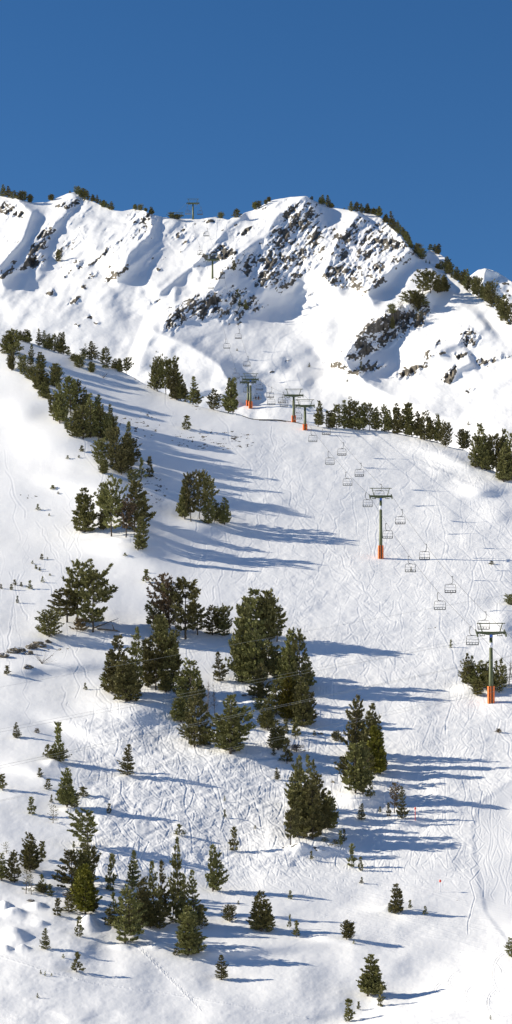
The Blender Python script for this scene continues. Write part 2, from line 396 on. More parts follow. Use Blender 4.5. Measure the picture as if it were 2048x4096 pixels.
def detailA(x, y):
    inT = sstep(TX0, TX0 + 30, x) * sstep(TX1, TX1 - 30, x)
    groom = in_poly(x, y, [(2060, 3120), (1985, 3165), (1920, 3220), (1893, 3300), (1897, 3400), (1915, 3520), (1945, 3650), (2060, 3800), (2400, 3800), (2400, 3100)], 12)
    z = sample(track, x, y, TX0, TY0, TS) * inT * (1 - 0.3 * groom)
    churn = np.maximum(sstep(2780, 2900, y) * sstep(3560, 3440, y) * sstep(250, 420, x) * sstep(1350, 1150, x),
                       0.55 * sstep(1690, 1760, y) * sstep(3650, 3300, y) * sstep(800, 1000, x))
    sc_ = np.interp(y, [1700, 4096], [0.6, 1.2])
    z = z + churn * (fbm(x / 34, y / 15, 101, 4) * 0.17) * (1 - groom)
    z = z + fbm(x / 30, y / 16, 111, 3) * 0.03 * (1 - groom) + fbm(x / 8, y / 6, 121, 2) * 0.004 * (1 - 0.6 * groom)
    z = z - 0.10 * groom
    wob = fbm(x / 50, y / 26, 501, 2) * 1.2
    for cx, cy, rx, ry, h in MOUNDS:
        z = z + .6 * h * np.exp(-(((x + 7 * wob - cx) / rx) ** 2 + ((y + 4 * wob - cy) / ry) ** 2) ** 1.25)
    # wind ripples behind the crest trees at right
    z = z + 0.25 * gauss(x, y, 1780, 1860, 200, 60, 20) * fbm(x / 60 + y / 40, (y - 0.3 * x) / 16, 131, 3)
    z = z + 0.08 * sstep(3560, 3640, y) * sstep(560, 300, x) * np.maximum(0, fbm(x / 60, y / 26, 141, 3) + .1)
    return z

# ------------------------------------------------------------------ materials
def new_mat(name):
    m = bpy.data.materials.new(name); m.use_nodes = True
    return m, m.node_tree.nodes, m.node_tree.links, m.node_tree.nodes['Principled BSDF']

def simple_mat(name, col, rough=0.6, metal=0.0, var=0.12, scale=3.0):
    m, N, L, P = new_mat(name)
    tc = N.new('ShaderNodeTexCoord'); no = N.new('ShaderNodeTexNoise'); no.inputs['Scale'].default_value = scale; no.inputs['Detail'].default_value = 4
    L.new(tc.outputs['Object'], no.inputs['Vector'])
    mx = N.new('ShaderNodeMix'); mx.data_type = 'RGBA'
    mx.inputs['A'].default_value = (*[c * (1 - var) for c in col], 1); mx.inputs['B'].default_value = (*[min(1, c * (1 + var)) for c in col], 1)
    L.new(no.outputs['Fac'], mx.inputs['Factor']); L.new(mx.outputs['Result'], P.inputs['Base Color'])
    P.inputs['Roughness'].default_value = rough; P.inputs['Metallic'].default_value = metal
    return m

def rock_color(N, L, tc):
    no = N.new('ShaderNodeTexNoise'); no.inputs['Scale'].default_value = 0.35; no.inputs['Detail'].default_value = 8; no.inputs['Roughness'].default_value = 0.7
    L.new(tc.outputs['Object'], no.inputs['Vector'])
    cr = N.new('ShaderNodeValToRGB'); e = cr.color_ramp.elements
    e[0].position = 0.34; e[0].color = (0.060, 0.053, 0.040, 1); e[1].position = 0.66; e[1].color = (0.27, 0.23, 0.18, 1)
    m_ = e.new(0.5); m_.color = (0.14, 0.122, 0.094, 1)
    L.new(no.outputs['Fac'], cr.inputs['Fac'])
    return cr, no

def snow_mat():
    m, N, L, P = new_mat("snow_and_rock")
    tc = N.new('ShaderNodeTexCoord')
    at = N.new('ShaderNodeAttribute'); at.attribute_name = 'rock'
    nr = N.new('ShaderNodeTexNoise'); nr.inputs['Scale'].default_value = 0.75; nr.inputs['Detail'].default_value = 7; nr.inputs['Roughness'].default_value = 0.65
    L.new(tc.outputs['Object'], nr.inputs['Vector'])
    ad = N.new('ShaderNodeMath'); ad.operation = 'MULTIPLY_ADD'; ad.inputs[1].default_value = 0.75
    L.new(nr.outputs['Fac'], ad.inputs[0])
    sb = N.new('ShaderNodeMath'); sb.operation = 'SUBTRACT'; sb.inputs[1].default_value = 0.375
    L.new(at.outputs['Fac'], sb.inputs[0]); L.new(sb.outputs[0], ad.inputs[2])
    mr = N.new('ShaderNodeMapRange'); mr.inputs['From Min'].default_value = 0.47; mr.inputs['From Max'].default_value = 0.56
    L.new(ad.outputs[0], mr.inputs['Value'])
    rc, rn = rock_color(N, L, tc)
    ns = N.new('ShaderNodeTexNoise'); ns.inputs['Scale'].default_value = 0.05; ns.inputs['Detail'].default_value = 4
    L.new(tc.outputs['Object'], ns.inputs['Vector'])
    sm = N.new('ShaderNodeMix'); sm.data_type = 'RGBA'
    sm.inputs['A'].default_value = (0.89, 0.88, 0.86, 1); sm.inputs['B'].default_value = (0.93, 0.92, 0.90, 1)
    L.new(ns.outputs['Fac'], sm.inputs['Factor'])
    mx = N.new('ShaderNodeMix'); mx.data_type = 'RGBA'
    L.new(mr.outputs['Result'], mx.inputs['Factor']); L.new(sm.outputs['Result'], mx.inputs['A']); L.new(rc.outputs['Color'], mx.inputs['B'])
    L.new(mx.outputs['Result'], P.inputs['Base Color'])
    P.inputs['Roughness'].default_value = 0.75; P.inputs['Specular IOR Level'].default_value = 0.25
    nb = N.new('ShaderNodeTexNoise'); nb.inputs['Scale'].default_value = 1.6; nb.inputs['Detail'].default_value = 5; nb.inputs['Roughness'].default_value = 0.6
    L.new(tc.outputs['Object'], nb.inputs['Vector'])
    bp = N.new('ShaderNodeBump'); bp.inputs['Strength'].default_value = 0.15; bp.inputs['Distance'].default_value = 0.12
    L.new(nb.outputs['Fac'], bp.inputs['Height'])
    bp2 = N.new('ShaderNodeBump'); bp2.inputs['Distance'].default_value = 1.2
    L.new(mr.outputs['Result'], bp2.inputs['Strength']); L.new(rn.outputs['Fac'], bp2.inputs['Height']); L.new(bp.outputs['Normal'], bp2.inputs['Normal'])
    L.new(bp2.outputs['Normal'], P.inputs['Normal'])
    return m
SNOW = snow_mat()

def foliage_mat(name, c0, c1):
    m, N, L, P = new_mat(name)
    at = N.new('ShaderNodeAttribute'); at.attribute_name = 'tint'
    oi = N.new('ShaderNodeObjectInfo')
    mx = N.new('ShaderNodeMix'); mx.data_type = 'RGBA'; mx.inputs['A'].default_value = (*c0, 1); mx.inputs['B'].default_value = (*c1, 1)
    L.new(at.outputs['Fac'], mx.inputs['Factor'])
    hs = N.new('ShaderNodeHueSaturation')
    a = N.new('ShaderNodeMapRange'); a.inputs['To Min'].default_value = 0.485; a.inputs['To Max'].default_value = 0.515
    b = N.new('ShaderNodeMapRange'); b.inputs['To Min'].default_value = 0.75; b.inputs['To Max'].default_value = 1.3
    L.new(oi.outputs['Random'], a.inputs['Value']); L.new(oi.outputs['Random'], b.inputs['Value'])
    L.new(a.outputs['Result'], hs.inputs['Hue']); L.new(b.outputs['Result'], hs.inputs['Value']); L.new(mx.outputs['Result'], hs.inputs['Color'])
    L.new(hs.outputs['Color'], P.inputs['Base Color'])
    P.inputs['Roughness'].default_value = 0.65; P.inputs['Specular IOR Level'].default_value = 0.2
    return m
F_GREEN = foliage_mat("pine_needles", (0.060, 0.062, 0.021), (0.240, 0.222, 0.080))
F_YELLOW = foliage_mat("yellow_green_needles", (0.050, 0.055, 0.008), (0.19, 0.165, 0.022))
F_BROWN = foliage_mat("rusty_needles", (0.06, 0.048, 0.026), (0.20, 0.14, 0.075))
M_BARK = simple_mat("bark", (0.085, 0.068, 0.050), 0.9, 0, 0.35, 6)
M_DEAD = simple_mat("dead_wood", (0.16, 0.13, 0.10), 0.9, 0, 0.3, 6)
M_GREEN = simple_mat("green_tower_paint", (0.105, 0.122, 0.050), 0.5, 0.1, 0.18, 1.2)
M_ORANGE = simple_mat("orange_padding", (0.95, 0.20, 0.03), 0.55, 0, 0.10, 1.0)
M_DARK = simple_mat("dark_padding_strap", (0.05, 0.05, 0.035), 0.8)
M_WHITE = simple_mat("white_band", (0.75, 0.77, 0.82), 0.5)
M_BLUE = simple_mat("blue_plate", (0.05, 0.14, 0.5), 0.4)
M_STEEL = simple_mat("galvanised_steel", (0.13, 0.13, 0.12), 0.5, 0.5)
M_CABLE = simple_mat("steel_rope", (0.10, 0.10, 0.10), 0.5, 0.3)
M_WIRE = simple_mat("pale_wire", (0.38, 0.38, 0.33), 0.5, 0.2)
M_SEATD = simple_mat("dark_seat", (0.035, 0.035, 0.033), 0.6)
M_SEATG = simple_mat("grey_seat", (0.28, 0.28, 0.25), 0.6)
M_ROCK = None
def rock_mat():
    m, N, L, P = new_mat("outcrop_rock")
    tc = N.new('ShaderNodeTexCoord'); rc, rn = rock_color(N, L, tc); rn.inputs['Scale'].default_value = 1.3
    rc.color_ramp.elements[2].color = (0.30, 0.25, 0.17, 1)
    # snow caught on the upward faces
    ge = N.new('ShaderNodeNewGeometry'); sp = N.new('ShaderNodeSeparateXYZ'); L.new(ge.outputs['Normal'], sp.inputs[0])
    mr = N.new('ShaderNodeMapRange'); mr.inputs['From Min'].default_value = 0.72; mr.inputs['From Max'].default_value = 0.85
    L.new(sp.outputs['Z'], mr.inputs['Value'])
    mx = N.new('ShaderNodeMix'); mx.data_type = 'RGBA'; mx.inputs['B'].default_value = (0.87, 0.88, 0.90, 1)
    L.new(mr.outputs['Result'], mx.inputs['Factor']); L.new(rc.outputs['Color'], mx.inputs['A']); L.new(mx.outputs['Result'], P.inputs['Base Color'])
    P.inputs['Roughness'].default_value = 0.9
    return m
M_ROCK = rock_mat()
M_TWIG = simple_mat("bare_twigs", (0.10, 0.075, 0.055), 0.9)
M_REDP = simple_mat("red_marker", (0.75, 0.10, 0.06), 0.5)

# ------------------------------------------------------------------ terrain mesh
def grid_mesh(name, V, attr=None):
    nr, nc = V.shape[:2]
    me = bpy.data.meshes.new(name)
    me.vertices.add(nr * nc); me.vertices.foreach_set('co', V.reshape(-1).astype(np.float32))
    idx = np.arange(nr * nc).reshape(nr, nc)
    q = np.stack([idx[:-1, :-1], idx[:-1, 1:], idx[1:, 1:], idx[1:, :-1]], -1).reshape(-1, 4)
    me.loops.add(q.size); me.loops.foreach_set('vertex_index', q.reshape(-1).astype(np.int32))
    me.polygons.add(len(q)); me.polygons.foreach_set('loop_start', np.arange(0, q.size, 4, dtype=np.int32))
    me.polygons.foreach_set('loop_total', np.full(len(q), 4, dtype=np.int32))
    me.polygons.foreach_set('use_smooth', np.ones(len(q), dtype=bool))
    a = me.attributes.new('rock', 'FLOAT', 'POINT')
    a.data.foreach_set('value', (attr if attr is not None else np.zeros((nr, nc))).reshape(-1).astype(np.float32))
    me.update(calc_edges=True); me.validate()
    me.materials.append(SNOW)
    return me

def colsample(ras, Yrow, Y):
    """ras[rows, cols] sampled per column at Y[rows2, cols]; Yrow is uniform and decreasing"""
    t = np.clip((Yrow[0] - Y) / (Yrow[0] - Yrow[1]), 0, len(Yrow) - 1.001)
    i = t.astype(int); f = t - i; c = np.arange(ras.shape[1])[None, :]
    return ras[i, c] * (1 - f) + ras[i + 1, c] * f

cA = crestA(XS); cB = crestB(XS)
NA, NB = 1120, 520
X2 = XS[None, :]
tA = np.linspace(0, 1, NA)[:, None]
YgA = 4300 + (cA[None, :] - 4300) * tA
DgA = colsample(DA, YA, YgA)
ZgA = DgA * (HZ - YgA) * K + detailA(np.broadcast_to(X2, YgA.shape), YgA)
XgA = DgA * (X2 - 1024) * K
# valley between the viewpoint and the slope
tv = np.linspace(0, 1, 40)[:-1, None]
D0 = DgA[0:1]; Dv = -40 + (D0 + 40) * tv
Zv0 = -2.6 - 0.10 * np.clip(Dv, 0, None) - 3.5 * np.sin(np.clip(Dv / D0, 0, 1) * math.pi) - 3.0 * sstep(0, 30, np.abs(Dv)) 
wv = sstep(0.55, 1.0, tv)
Zv = Zv0 * (1 - wv) + (ZgA[0:1] - (D0 - Dv) * 0.12) * wv
XvS = np.where(np.abs(Dv) < 60, 60 + 0 * Dv, Dv)
Xv = XvS * (X2 - 1024) * K
# back of the near crest, dropping into the bowl behind
YB0 = cA + np.interp(XS, [0, 900, 1300, 2048], [40, 26, 60, 90])
DB_0 = colsample(DB, YB, YB0[None, :]); DA_1 = DgA[-1:]
DB_0 = np.maximum(DB_0, DA_1 + 20)
tb = np.array([.03, .08, .16, .3, .45, .6, .75, .9])[:, None]
Zc = ZgA[-1:]; Zb0 = DB_0 * (HZ - YB0[None, :]) * K
Db = DA_1 + (DB_0 - DA_1) * tb
# roll over from the crest first, then dip
Zb = Zc + (Zb0 - Zc) * tb + 0.0
dip = -np.abs(DB_0 - DA_1) * 0.22 * np.sin(np.clip(tb, 0, 1) * math.pi)
Zb = Zb + dip
Xb = Db * (X2 - 1024) * K
tB = np.linspace(0, 1, NB)[:, None]
YgB = YB0[None, :] + (cB - YB0)[None, :] * tB
DgB = np.maximum(colsample(DB, YB, YgB), DB_0)
RgB = colsample(rockv, YB, YgB)
ZgB = DgB * (HZ - YgB) * K
ZgB = ZgB + fbm(np.broadcast_to(X2, YgB.shape) / 16, YgB / 10, 151, 3) * 0.07
XgB = DgB * (X2 - 1024) * K
DD = np.array([6, 16, 40, 90, 180, 320, 600, 1200, 2400])[:, None]
De = DgB[-1:] + DD
Ze = ZgB[-1:] - np.array([0.4, 3, 14, 38, 80, 140, 230, 330, 400])[:, None]
Xe = De * (X2 - 1024) * K
Vx = np.concatenate([Xv, XgA, Xb, XgB, Xe]); Vy = np.concatenate([Dv * np.ones_like(X2), DgA, Db, DgB, De]); Vz = np.concatenate([Zv, ZgA, Zb, ZgB, Ze])
# bare earth showing along the near crest
XXg = np.broadcast_to(X2, YgA.shape)
below = YgA - cA[None, :]
earth = gauss(XXg, np.zeros_like(XXg), 1090, 0, 130, 1) * 1.0
RA = np.where((below < 5.5 * earth + 0.1) & (XXg > 930) & (XXg < 1230), 0.85, 0.0)
RA = np.maximum(RA, np.where(below < 60, 0.5 * sstep(60, 0, below) + 0.3 * fbm(XXg / 14, YgA / 5, 161, 3) - 0.12, 0) * sstep(420, 520, XXg) * sstep(980, 900, XXg))
sp = fbm(XXg / 16, YgA / 5, 171, 4)
for cx, cy, rx, ry in ((860, 1760, 180, 40), (600, 1960, 70, 60), (560, 1700, 80, 60), (110, 1985, 60, 10), (1800, 2380, 10, 10), (1440, 3590, 36, 6), (1840, 3610, 30, 10),
                       (860, 2880, 90, 20), (1250, 3390, 120, 14), (1780, 2460, 20, 6), (230, 2600, 60, 10), (1690, 2510, 60, 6), (2000, 2410, 30, 3), (1190, 3000, 60, 10)):
    RA = np.maximum(RA, np.where(sp > 0.30, 0.62, 0) * (gauss(XXg, YgA, cx, cy, rx, ry) > 0.35))
R = np.concatenate([np.zeros(Xv.shape), RA, np.zeros(Xb.shape) + 0.0, RgB, np.zeros(Xe.shape)])
R[40 - 1 + NA: 40 - 1 + NA + 2] = RA[-1:]
ground = link("ground", grid_mesh("ground", np.stack([Vx, Vy, Vz], -1), R)); ground['kind'] = 'structure'

# far snow peak behind the right shoulder
xc_ = np.arange(1500, 3300, 6.0)
PK = [(1500, 1500), (1700, 1330), (1800, 1210), (1850, 1130), (1878, 1105), (1913, 1079), (1940, 1073), (1984, 1086), (2016, 1105), (2048, 1127), (2200, 1200), (2500, 1180), (2800, 1300), (3300, 1500)]
pk = np.interp(xc_, *zip(*PK))
tt = np.linspace(0, 1, 110)[:, None]
Yp = 1700 + (pk[None, :] - 1700) * tt
XXp = np.broadcast_to(xc_[None, :], Yp.shape)
Dp = 1250 + (1700 - Yp) * 0.62 + fbm(XXp / 60, Yp / 40, 201, 4) * 14 - rib(XXp, Yp, [(1945, 1070), (1935, 1120), (1900, 1200)], 22, 60, 26, 5)
Dp = np.maximum.accumulate(Dp, axis=0)
Zp = Dp * (HZ - Yp) * K
bk = np.array([20, 80, 250, 600])[:, None]
Vp = np.stack([np.concatenate([Dp * (xc_ - 1024) * K, (Dp[-1:] + bk) * (xc_ - 1024) * K]),
               np.concatenate([Dp, Dp[-1:] + bk]), np.concatenate([Zp, Zp[-1:] - bk * 0.7])], -1)
rk = np.where(fbm(XXp / 16, Yp / 9, 211, 3) > .28, .9, 0) * sstep(1980, 2010, XXp) * sstep(1090, 1120, Yp)
mt = link("mountain", grid_mesh("mountain", Vp, np.concatenate([rk, np.zeros((4, len(xc_)))]))); mt['kind'] = 'structure'

# unseen snow slopes and hills round the viewpoint, added to bounce light into shade
az = np.radians(np.linspace(42, 318, 260))[None, :]
rr = np.concatenate([np.linspace(50, 400, 30), np.linspace(420, 4200, 90)])[:, None]
front = np.clip(np.cos(az), 0, 1)
hgt = (0.62 - 0.40 * np.clip(-np.sin(az), 0, 1)) * (1 - 0.5 * front)
Hx = rr * np.sin(az); Hy = rr * np.cos(az)
Hz = -9 - 30 * sstep(50, 300, rr) + sstep(380, 2600, rr) * 1300 * hgt * 0.75 + fbm(Hx / 420 + 9, Hy / 420, 601, 5) * 260 * sstep(300, 1800, rr) * hgt
Hz = Hz - 60 * sstep(0.0, 0.7, front) * sstep(60, 200, rr)
hl = link("bounce_hills", grid_mesh("bounce_hills", np.stack([Hx, Hy, Hz], -1)[:, ::-1])); hl['kind'] = 'structure'

def cidx(x):
    i = np.searchsorted(XS, x) - 1; f = (x - XS[i]) / (XS[i + 1] - XS[i]); return int(i), float(f)
def at(x, y, layer=None, back=0.0):
    """a spot on the snow seen at photo pixel (x, y)"""
    i, f = cidx(x); ca = cA[i] * (1 - f) + cA[i + 1] * f; cb = cB[i] * (1 - f) + cB[i + 1] * f
    if layer is None: layer = 'A' if y >= ca - 14 else 'B'
    if layer == 'A':
        Yq = max(y, ca + 0.5); g, Zg, Yg0 = DgA, ZgA, YgA
    else:
        Yq = max(y, cb + 0.5); g, Zg, Yg0 = DgB, ZgB, YgB
    def col(j):
        yy = Yg0[:, j]; return np.interp(-Yq, -yy, g[:, j]), np.interp(-Yq, -yy, Zg[:, j])
    d0, z0 = col(i); d1, z1 = col(i + 1)
    D = d0 * (1 - f) + d1 * f; Z = z0 * (1 - f) + z1 * f
    return Vector((D * (x - 1024) * K, D, Z))
def space(x, y, D): return Vector((D * (x - 1024) * K, D, D * (HZ - y) * K))
#--TREES--
# ------------------------------------------------------------------ trees
def quads_mesh(name, Q, tint, mat):
    n = len(Q); me = bpy.data.meshes.new(name)
    me.vertices.add(n * 4); me.vertices.foreach_set('co', Q.reshape(-1).astype(np.float32))
    me.loops.add(n * 4); me.loops.foreach_set('vertex_index', np.arange(n * 4, dtype=np.int32))
    me.polygons.add(n); me.polygons.foreach_set('loop_start', np.arange(0, n * 4, 4, dtype=np.int32))
    me.polygons.foreach_set('loop_total', np.full(n, 4, dtype=np.int32))
    a = me.attributes.new('tint', 'FLOAT', 'POINT'); a.data.foreach_set('value', np.repeat(tint, 4).astype(np.float32))
    me.update(calc_edges=True); me.materials.append(mat)
    return me

def make_pine(seed, asp, prof, clear=0.08, levels=16, per=7, tuft=0.05, blades=6, mat=F_GREEN, droop=0.0, gap=0.0, tops=1, lop=0.0, density=1.0, bark=M_BARK, fin=.25):
    """unit-height pine: returns (trunk mesh, crown mesh). prof(t) gives the crown radius 0..1 for t 0..1"""
    r = random.Random(seed); mb = MB(); P = []; A = []; T = []
    stems = [(0, 0, 1.0)]
    for k in range(1, tops):
        a = r.uniform(0, 6.28); d = asp * r.uniform(.16, .26)
        stems.append((math.cos(a) * d, math.sin(a) * d, r.uniform(.72, .93)))
    for (sx, sy, hh) in stems:
        bend = [Vector((sx * min(1, z * 3) + r.uniform(-.006, .006), sy * min(1, z * 3) + r.uniform(-.006, .006), z * hh)) for z in (-.02, .1, .3, .5, .7, .85, .97)]
        if (sx, sy) == (0, 0): bend[0] = Vector((0, 0, -.04))
        rad = [.020, .017, .014, .011, .007, .004, .0015]
        mb.tube(bend, [q * (1 if hh == 1 else .7) for q in rad], 6)
        lopa = r.uniform(0, 6.28)
        nl = max(5, int(levels * hh))
        for i in range(nl):
            t = (i + r.uniform(.0, .8)) / nl
            z = (clear + (1 - clear) * t) * hh
            R = prof(t) * asp * .5 * (1 if tops == 1 else .74)
            R *= r.uniform(.72, 1.12)
            n = max(3, int(per * (0.5 + 0.5 * prof(t)) + .5))
            a0 = r.uniform(0, 6.28)
            for j in range(n):
                if r.random() < gap: continue
                a = a0 + 6.283 * j / n + r.uniform(-.35, .35)
                L = R * r.uniform(.55, 1.2) * (1 + lop * math.cos(a - lopa))
                if L < .015: L = .015
                rise = (0.30 + 0.5 * t - droop) * r.uniform(.6, 1.3)
                p0 = Vector((sx, sy, z)); d = Vector((math.cos(a), math.sin(a), 0))
                pts = [p0, p0 + d * L * .5 + Vector((0, 0, L * .5 * rise * .5)), p0 + d * L + Vector((0, 0, L * rise))]
                if L > .06: mb.tube(pts, [.0045, .003, .0012], 3, False)
                m = max(2, int(L / (tuft * .50) * density))
                tb = r.random()
                for q in range(m):
                    f = (q + r.uniform(.3, 1.1)) / m; f = fin + (1.03 - fin) * f
                    b = pts[0].lerp(pts[1], f * 2) if f < .5 else pts[1].lerp(pts[2], min(1.05, f * 2 - 1))
                    sd = Vector((-d.y, d.x, 0)) * r.uniform(-1, 1) * L * .30 * (1.15 - f * .6)
                    P.append(b + sd + Vector((0, 0, r.uniform(-.2, .5) * tuft)))
                    A.append((d * r.uniform(.2, 1.1) + sd * (2.0 / max(L, .01)) * r.uniform(0, .6) + Vector((0, 0, r.uniform(.45, 1.2)))).normalized())
                    T.append(min(1, max(0, .15 + .45 * tb + .4 * r.random())))
        for q in range(4):
            P.append(Vector((sx + r.uniform(-.006, .006), sy + r.uniform(-.006, .006), hh * (.93 + .018 * q)))); A.append(Vector((r.uniform(-.25, .25), r.uniform(-.25, .25), 1)).normalized()); T.append(.6)
    P = np.array(P); A = np.array(A); T = np.array(T); rs_ = np.random.RandomState(seed)
    Q = []; TT = []
    for b in range(blades):
        d = A + rs_.normal(0, .42, A.shape); d /= np.linalg.norm(d, axis=1, keepdims=True)
        l = tuft * rs_.uniform(.75, 1.35, (len(P), 1))
        s = np.cross(d, rs_.normal(0, 1, A.shape)); s /= np.linalg.norm(s, axis=1, keepdims=True)
        wd = l * rs_.uniform(.16, .27, (len(P), 1))
        st = P + rs_.normal(0, .12, A.shape) * tuft
        Q.append(np.stack([st - d * l * .15, st + d * l * .5 + s * wd, st + d * l, st + d * l * .45 - s * wd], 1))
        TT.append(np.clip(T + rs_.uniform(-.12, .12, len(P)), 0, 1))
    crown = quads_mesh('crown', np.concatenate(Q), np.concatenate(TT), mat)
    trunk = mb.mesh('trunk', bark, True)
    return trunk, crown

def make_bare(seed, asp, n=26, mat=M_TWIG, shrub=False):
    r = random.Random(seed); mb = MB(); tw = MB()
    if not shrub: mb.tube([(0, 0, -.03), (.01, 0, .3), (0, .01, .65), (.005, 0, 1)], [.02, .015, .009, .002], 6)
    else: mb.tube([(0, 0, -.05), (.02, .01, .12)], [.05, .03], 6)
    for i in range(n):
        z = r.uniform(.15, .95) if not shrub else r.uniform(.0, .15); a = r.uniform(0, 6.28)
        L = asp * .5 * r.uniform(.5, 1) * ((1.1 - z) if not shrub else 1)
        d = Vector((math.cos(a), math.sin(a), 0)); p = Vector((0, 0, z))
        e = p + d * L + Vector((0, 0, L * r.uniform(.1, .6) if not shrub else r.uniform(.3, .95)))
        m = (p + e) / 2 + Vector((r.uniform(-.03, .03), r.uniform(-.03, .03), -.02))
        tw.tube([p, m, e], [.007, .005, .002], 4, False)
        for k in range(5):
            q = m.lerp(e, r.uniform(0, 1)); tw.tube([q, q + Vector((r.uniform(-.1, .1), r.uniform(-.1, .1), r.uniform(.0, .12)))], [.0035, .0015], 3, False)
    return mb.mesh('trunk', mat, True), tw.mesh('twigs', mat)

cone = lambda t: (1 - t) ** .78 * (1 if t > .12 else .62 + 3.1 * t)
dens = lambda t: min(1, (1.12 - t) ** .75 * (.66 + 2.6 * min(t, .16)))  if t < .97 else .1
rnd_ = lambda t: math.sqrt(max(0.02, 1 - (1.75 * t - .72) ** 2))
opn = lambda t: (.45 + .55 * math.sin(t * 2.6 + .35)) * (1 if t < .85 else 1 - (t - .85) * 3.2)
shr = lambda t: (1 - t) ** .6 * (.7 + .3 * math.sin(t * 9))
VAR = {}
def addvar(k, name, trunk_crown, asp): VAR.setdefault(k, []).append((trunk_crown, asp))
for s in range(7): addvar('c', '', make_pine(10 + s, .44, cone, .02, 18, 8, .037, 8, density=.95, gap=.16, lop=.2, fin=.3), .44)
for s in range(9): addvar('p', '', make_pine(120 + s, .56, dens, .03, 14, 8, .041, 8, tops=1 + s % 3, gap=.16, density=1.1, lop=.25, fin=.42), .56)
for s in range(3): addvar('r', '', make_pine(30 + s, .80, rnd_, .02, 12, 9, .056, 7, tops=1 + s % 2, gap=.12, density=.9, lop=.15), .80)
for s in range(6): addvar('o', '', make_pine(140 + s, .55, opn, .15, 12, 7, .046, 9, gap=.20, lop=.35, density=1.2, fin=.45), .55)
for s in range(4): addvar('s', '', make_pine(50 + s, .62, shr, .03, 8, 6, .105, 7, gap=.12, density=.9), .62)
for s in range(2): addvar('y', '', make_pine(60 + s, .50, dens, .02, 17, 8, .056, 6, mat=F_YELLOW, tops=1 + s), .50)
for s in range(2): addvar('b', '', make_pine(70 + s, .48, opn, .18, 13, 6, .05, 5, mat=F_BROWN, gap=.2, density=.8), .48)
for s in range(2): addvar('f', '', make_pine(80 + s, .60, lambda t: (1 - t) ** .7, .02, 6, 5, .12, 6, gap=.1), .60)   # tiny ones
addvar('q', '', make_pine(90, .5, opn, .06, 9, 5, .05, 3, gap=.35, density=.5, bark=M_DEAD), .5)                      # sparse, half bare
for s in range(2): addvar('n', '', make_bare(95 + s, .5, 26, M_DEAD), .5)
addvar('t', '', make_bare(98, 1.8, 26, M_TWIG, True), 1.8)
addvar('m', '', make_pine(99, 1.4, lambda t: (1 - t) ** .5, .02, 5, 8, .16, 6, mat=F_BROWN), 1.4)                     # low rusty bush

KINDW = {'c': 'conical pine', 'p': 'dense pine', 'r': 'broad rounded pine', 'o': 'open-branched pine', 's': 'tufted young pine',
         'y': 'yellow-green pine', 'b': 'rusty brown pine', 'f': 'tiny pine', 'q': 'sparse half-bare pine', 'n': 'bare dead tree', 't': 'bare twiggy shrub', 'm': 'low rusty brown bush'}
counter = {}
def plant(x, yb, h, wd, kind, label, group=None, layer=None, lean=0.0, back=0.0):
    vs = VAR[kind]; i = counter.get(kind, 0); counter[kind] = i + 1
    (tm, cm), asp = vs[i % len(vs)]
    p = at(x, yb, layer); D = p.y; px = D * K
    if back: p = p + Vector((0, back, -back * .1))
    H = h * px * (1.0 if not back else 1.03); W = wd * px * ((1.36 if yb < 2000 else 1.25) if kind in 'cpoyb' else 1.12)
    name = {'n': 'bare_tree', 't': 'bare_shrub', 'm': 'bush', 's': 'pine_sapling', 'f': 'pine_sapling'}.get(kind, 'pine_tree')
    e = empty(name, p - Vector((0, 0, .03 * H * .2)), RND.uniform(0, 6.28), (W / asp, W / asp, H))
    if not lean: lean = RND.uniform(-5, 5)
    e.rotation_euler = (0, 0, e.rotation_euler[2]); e.rotation_mode = 'XYZ'; e.rotation_euler = (math.radians(RND.uniform(-2, 2)), math.radians(lean), e.rotation_euler[2])
    tag(e, label, {'n': 'tree', 't': 'shrub', 'm': 'bush', 's': 'sapling', 'f': 'sapling'}.get(kind, 'pine tree'), group)
    link('trunk', tm, e); link('twigs' if kind in 'nt' else 'crown', cm, e)
    return e

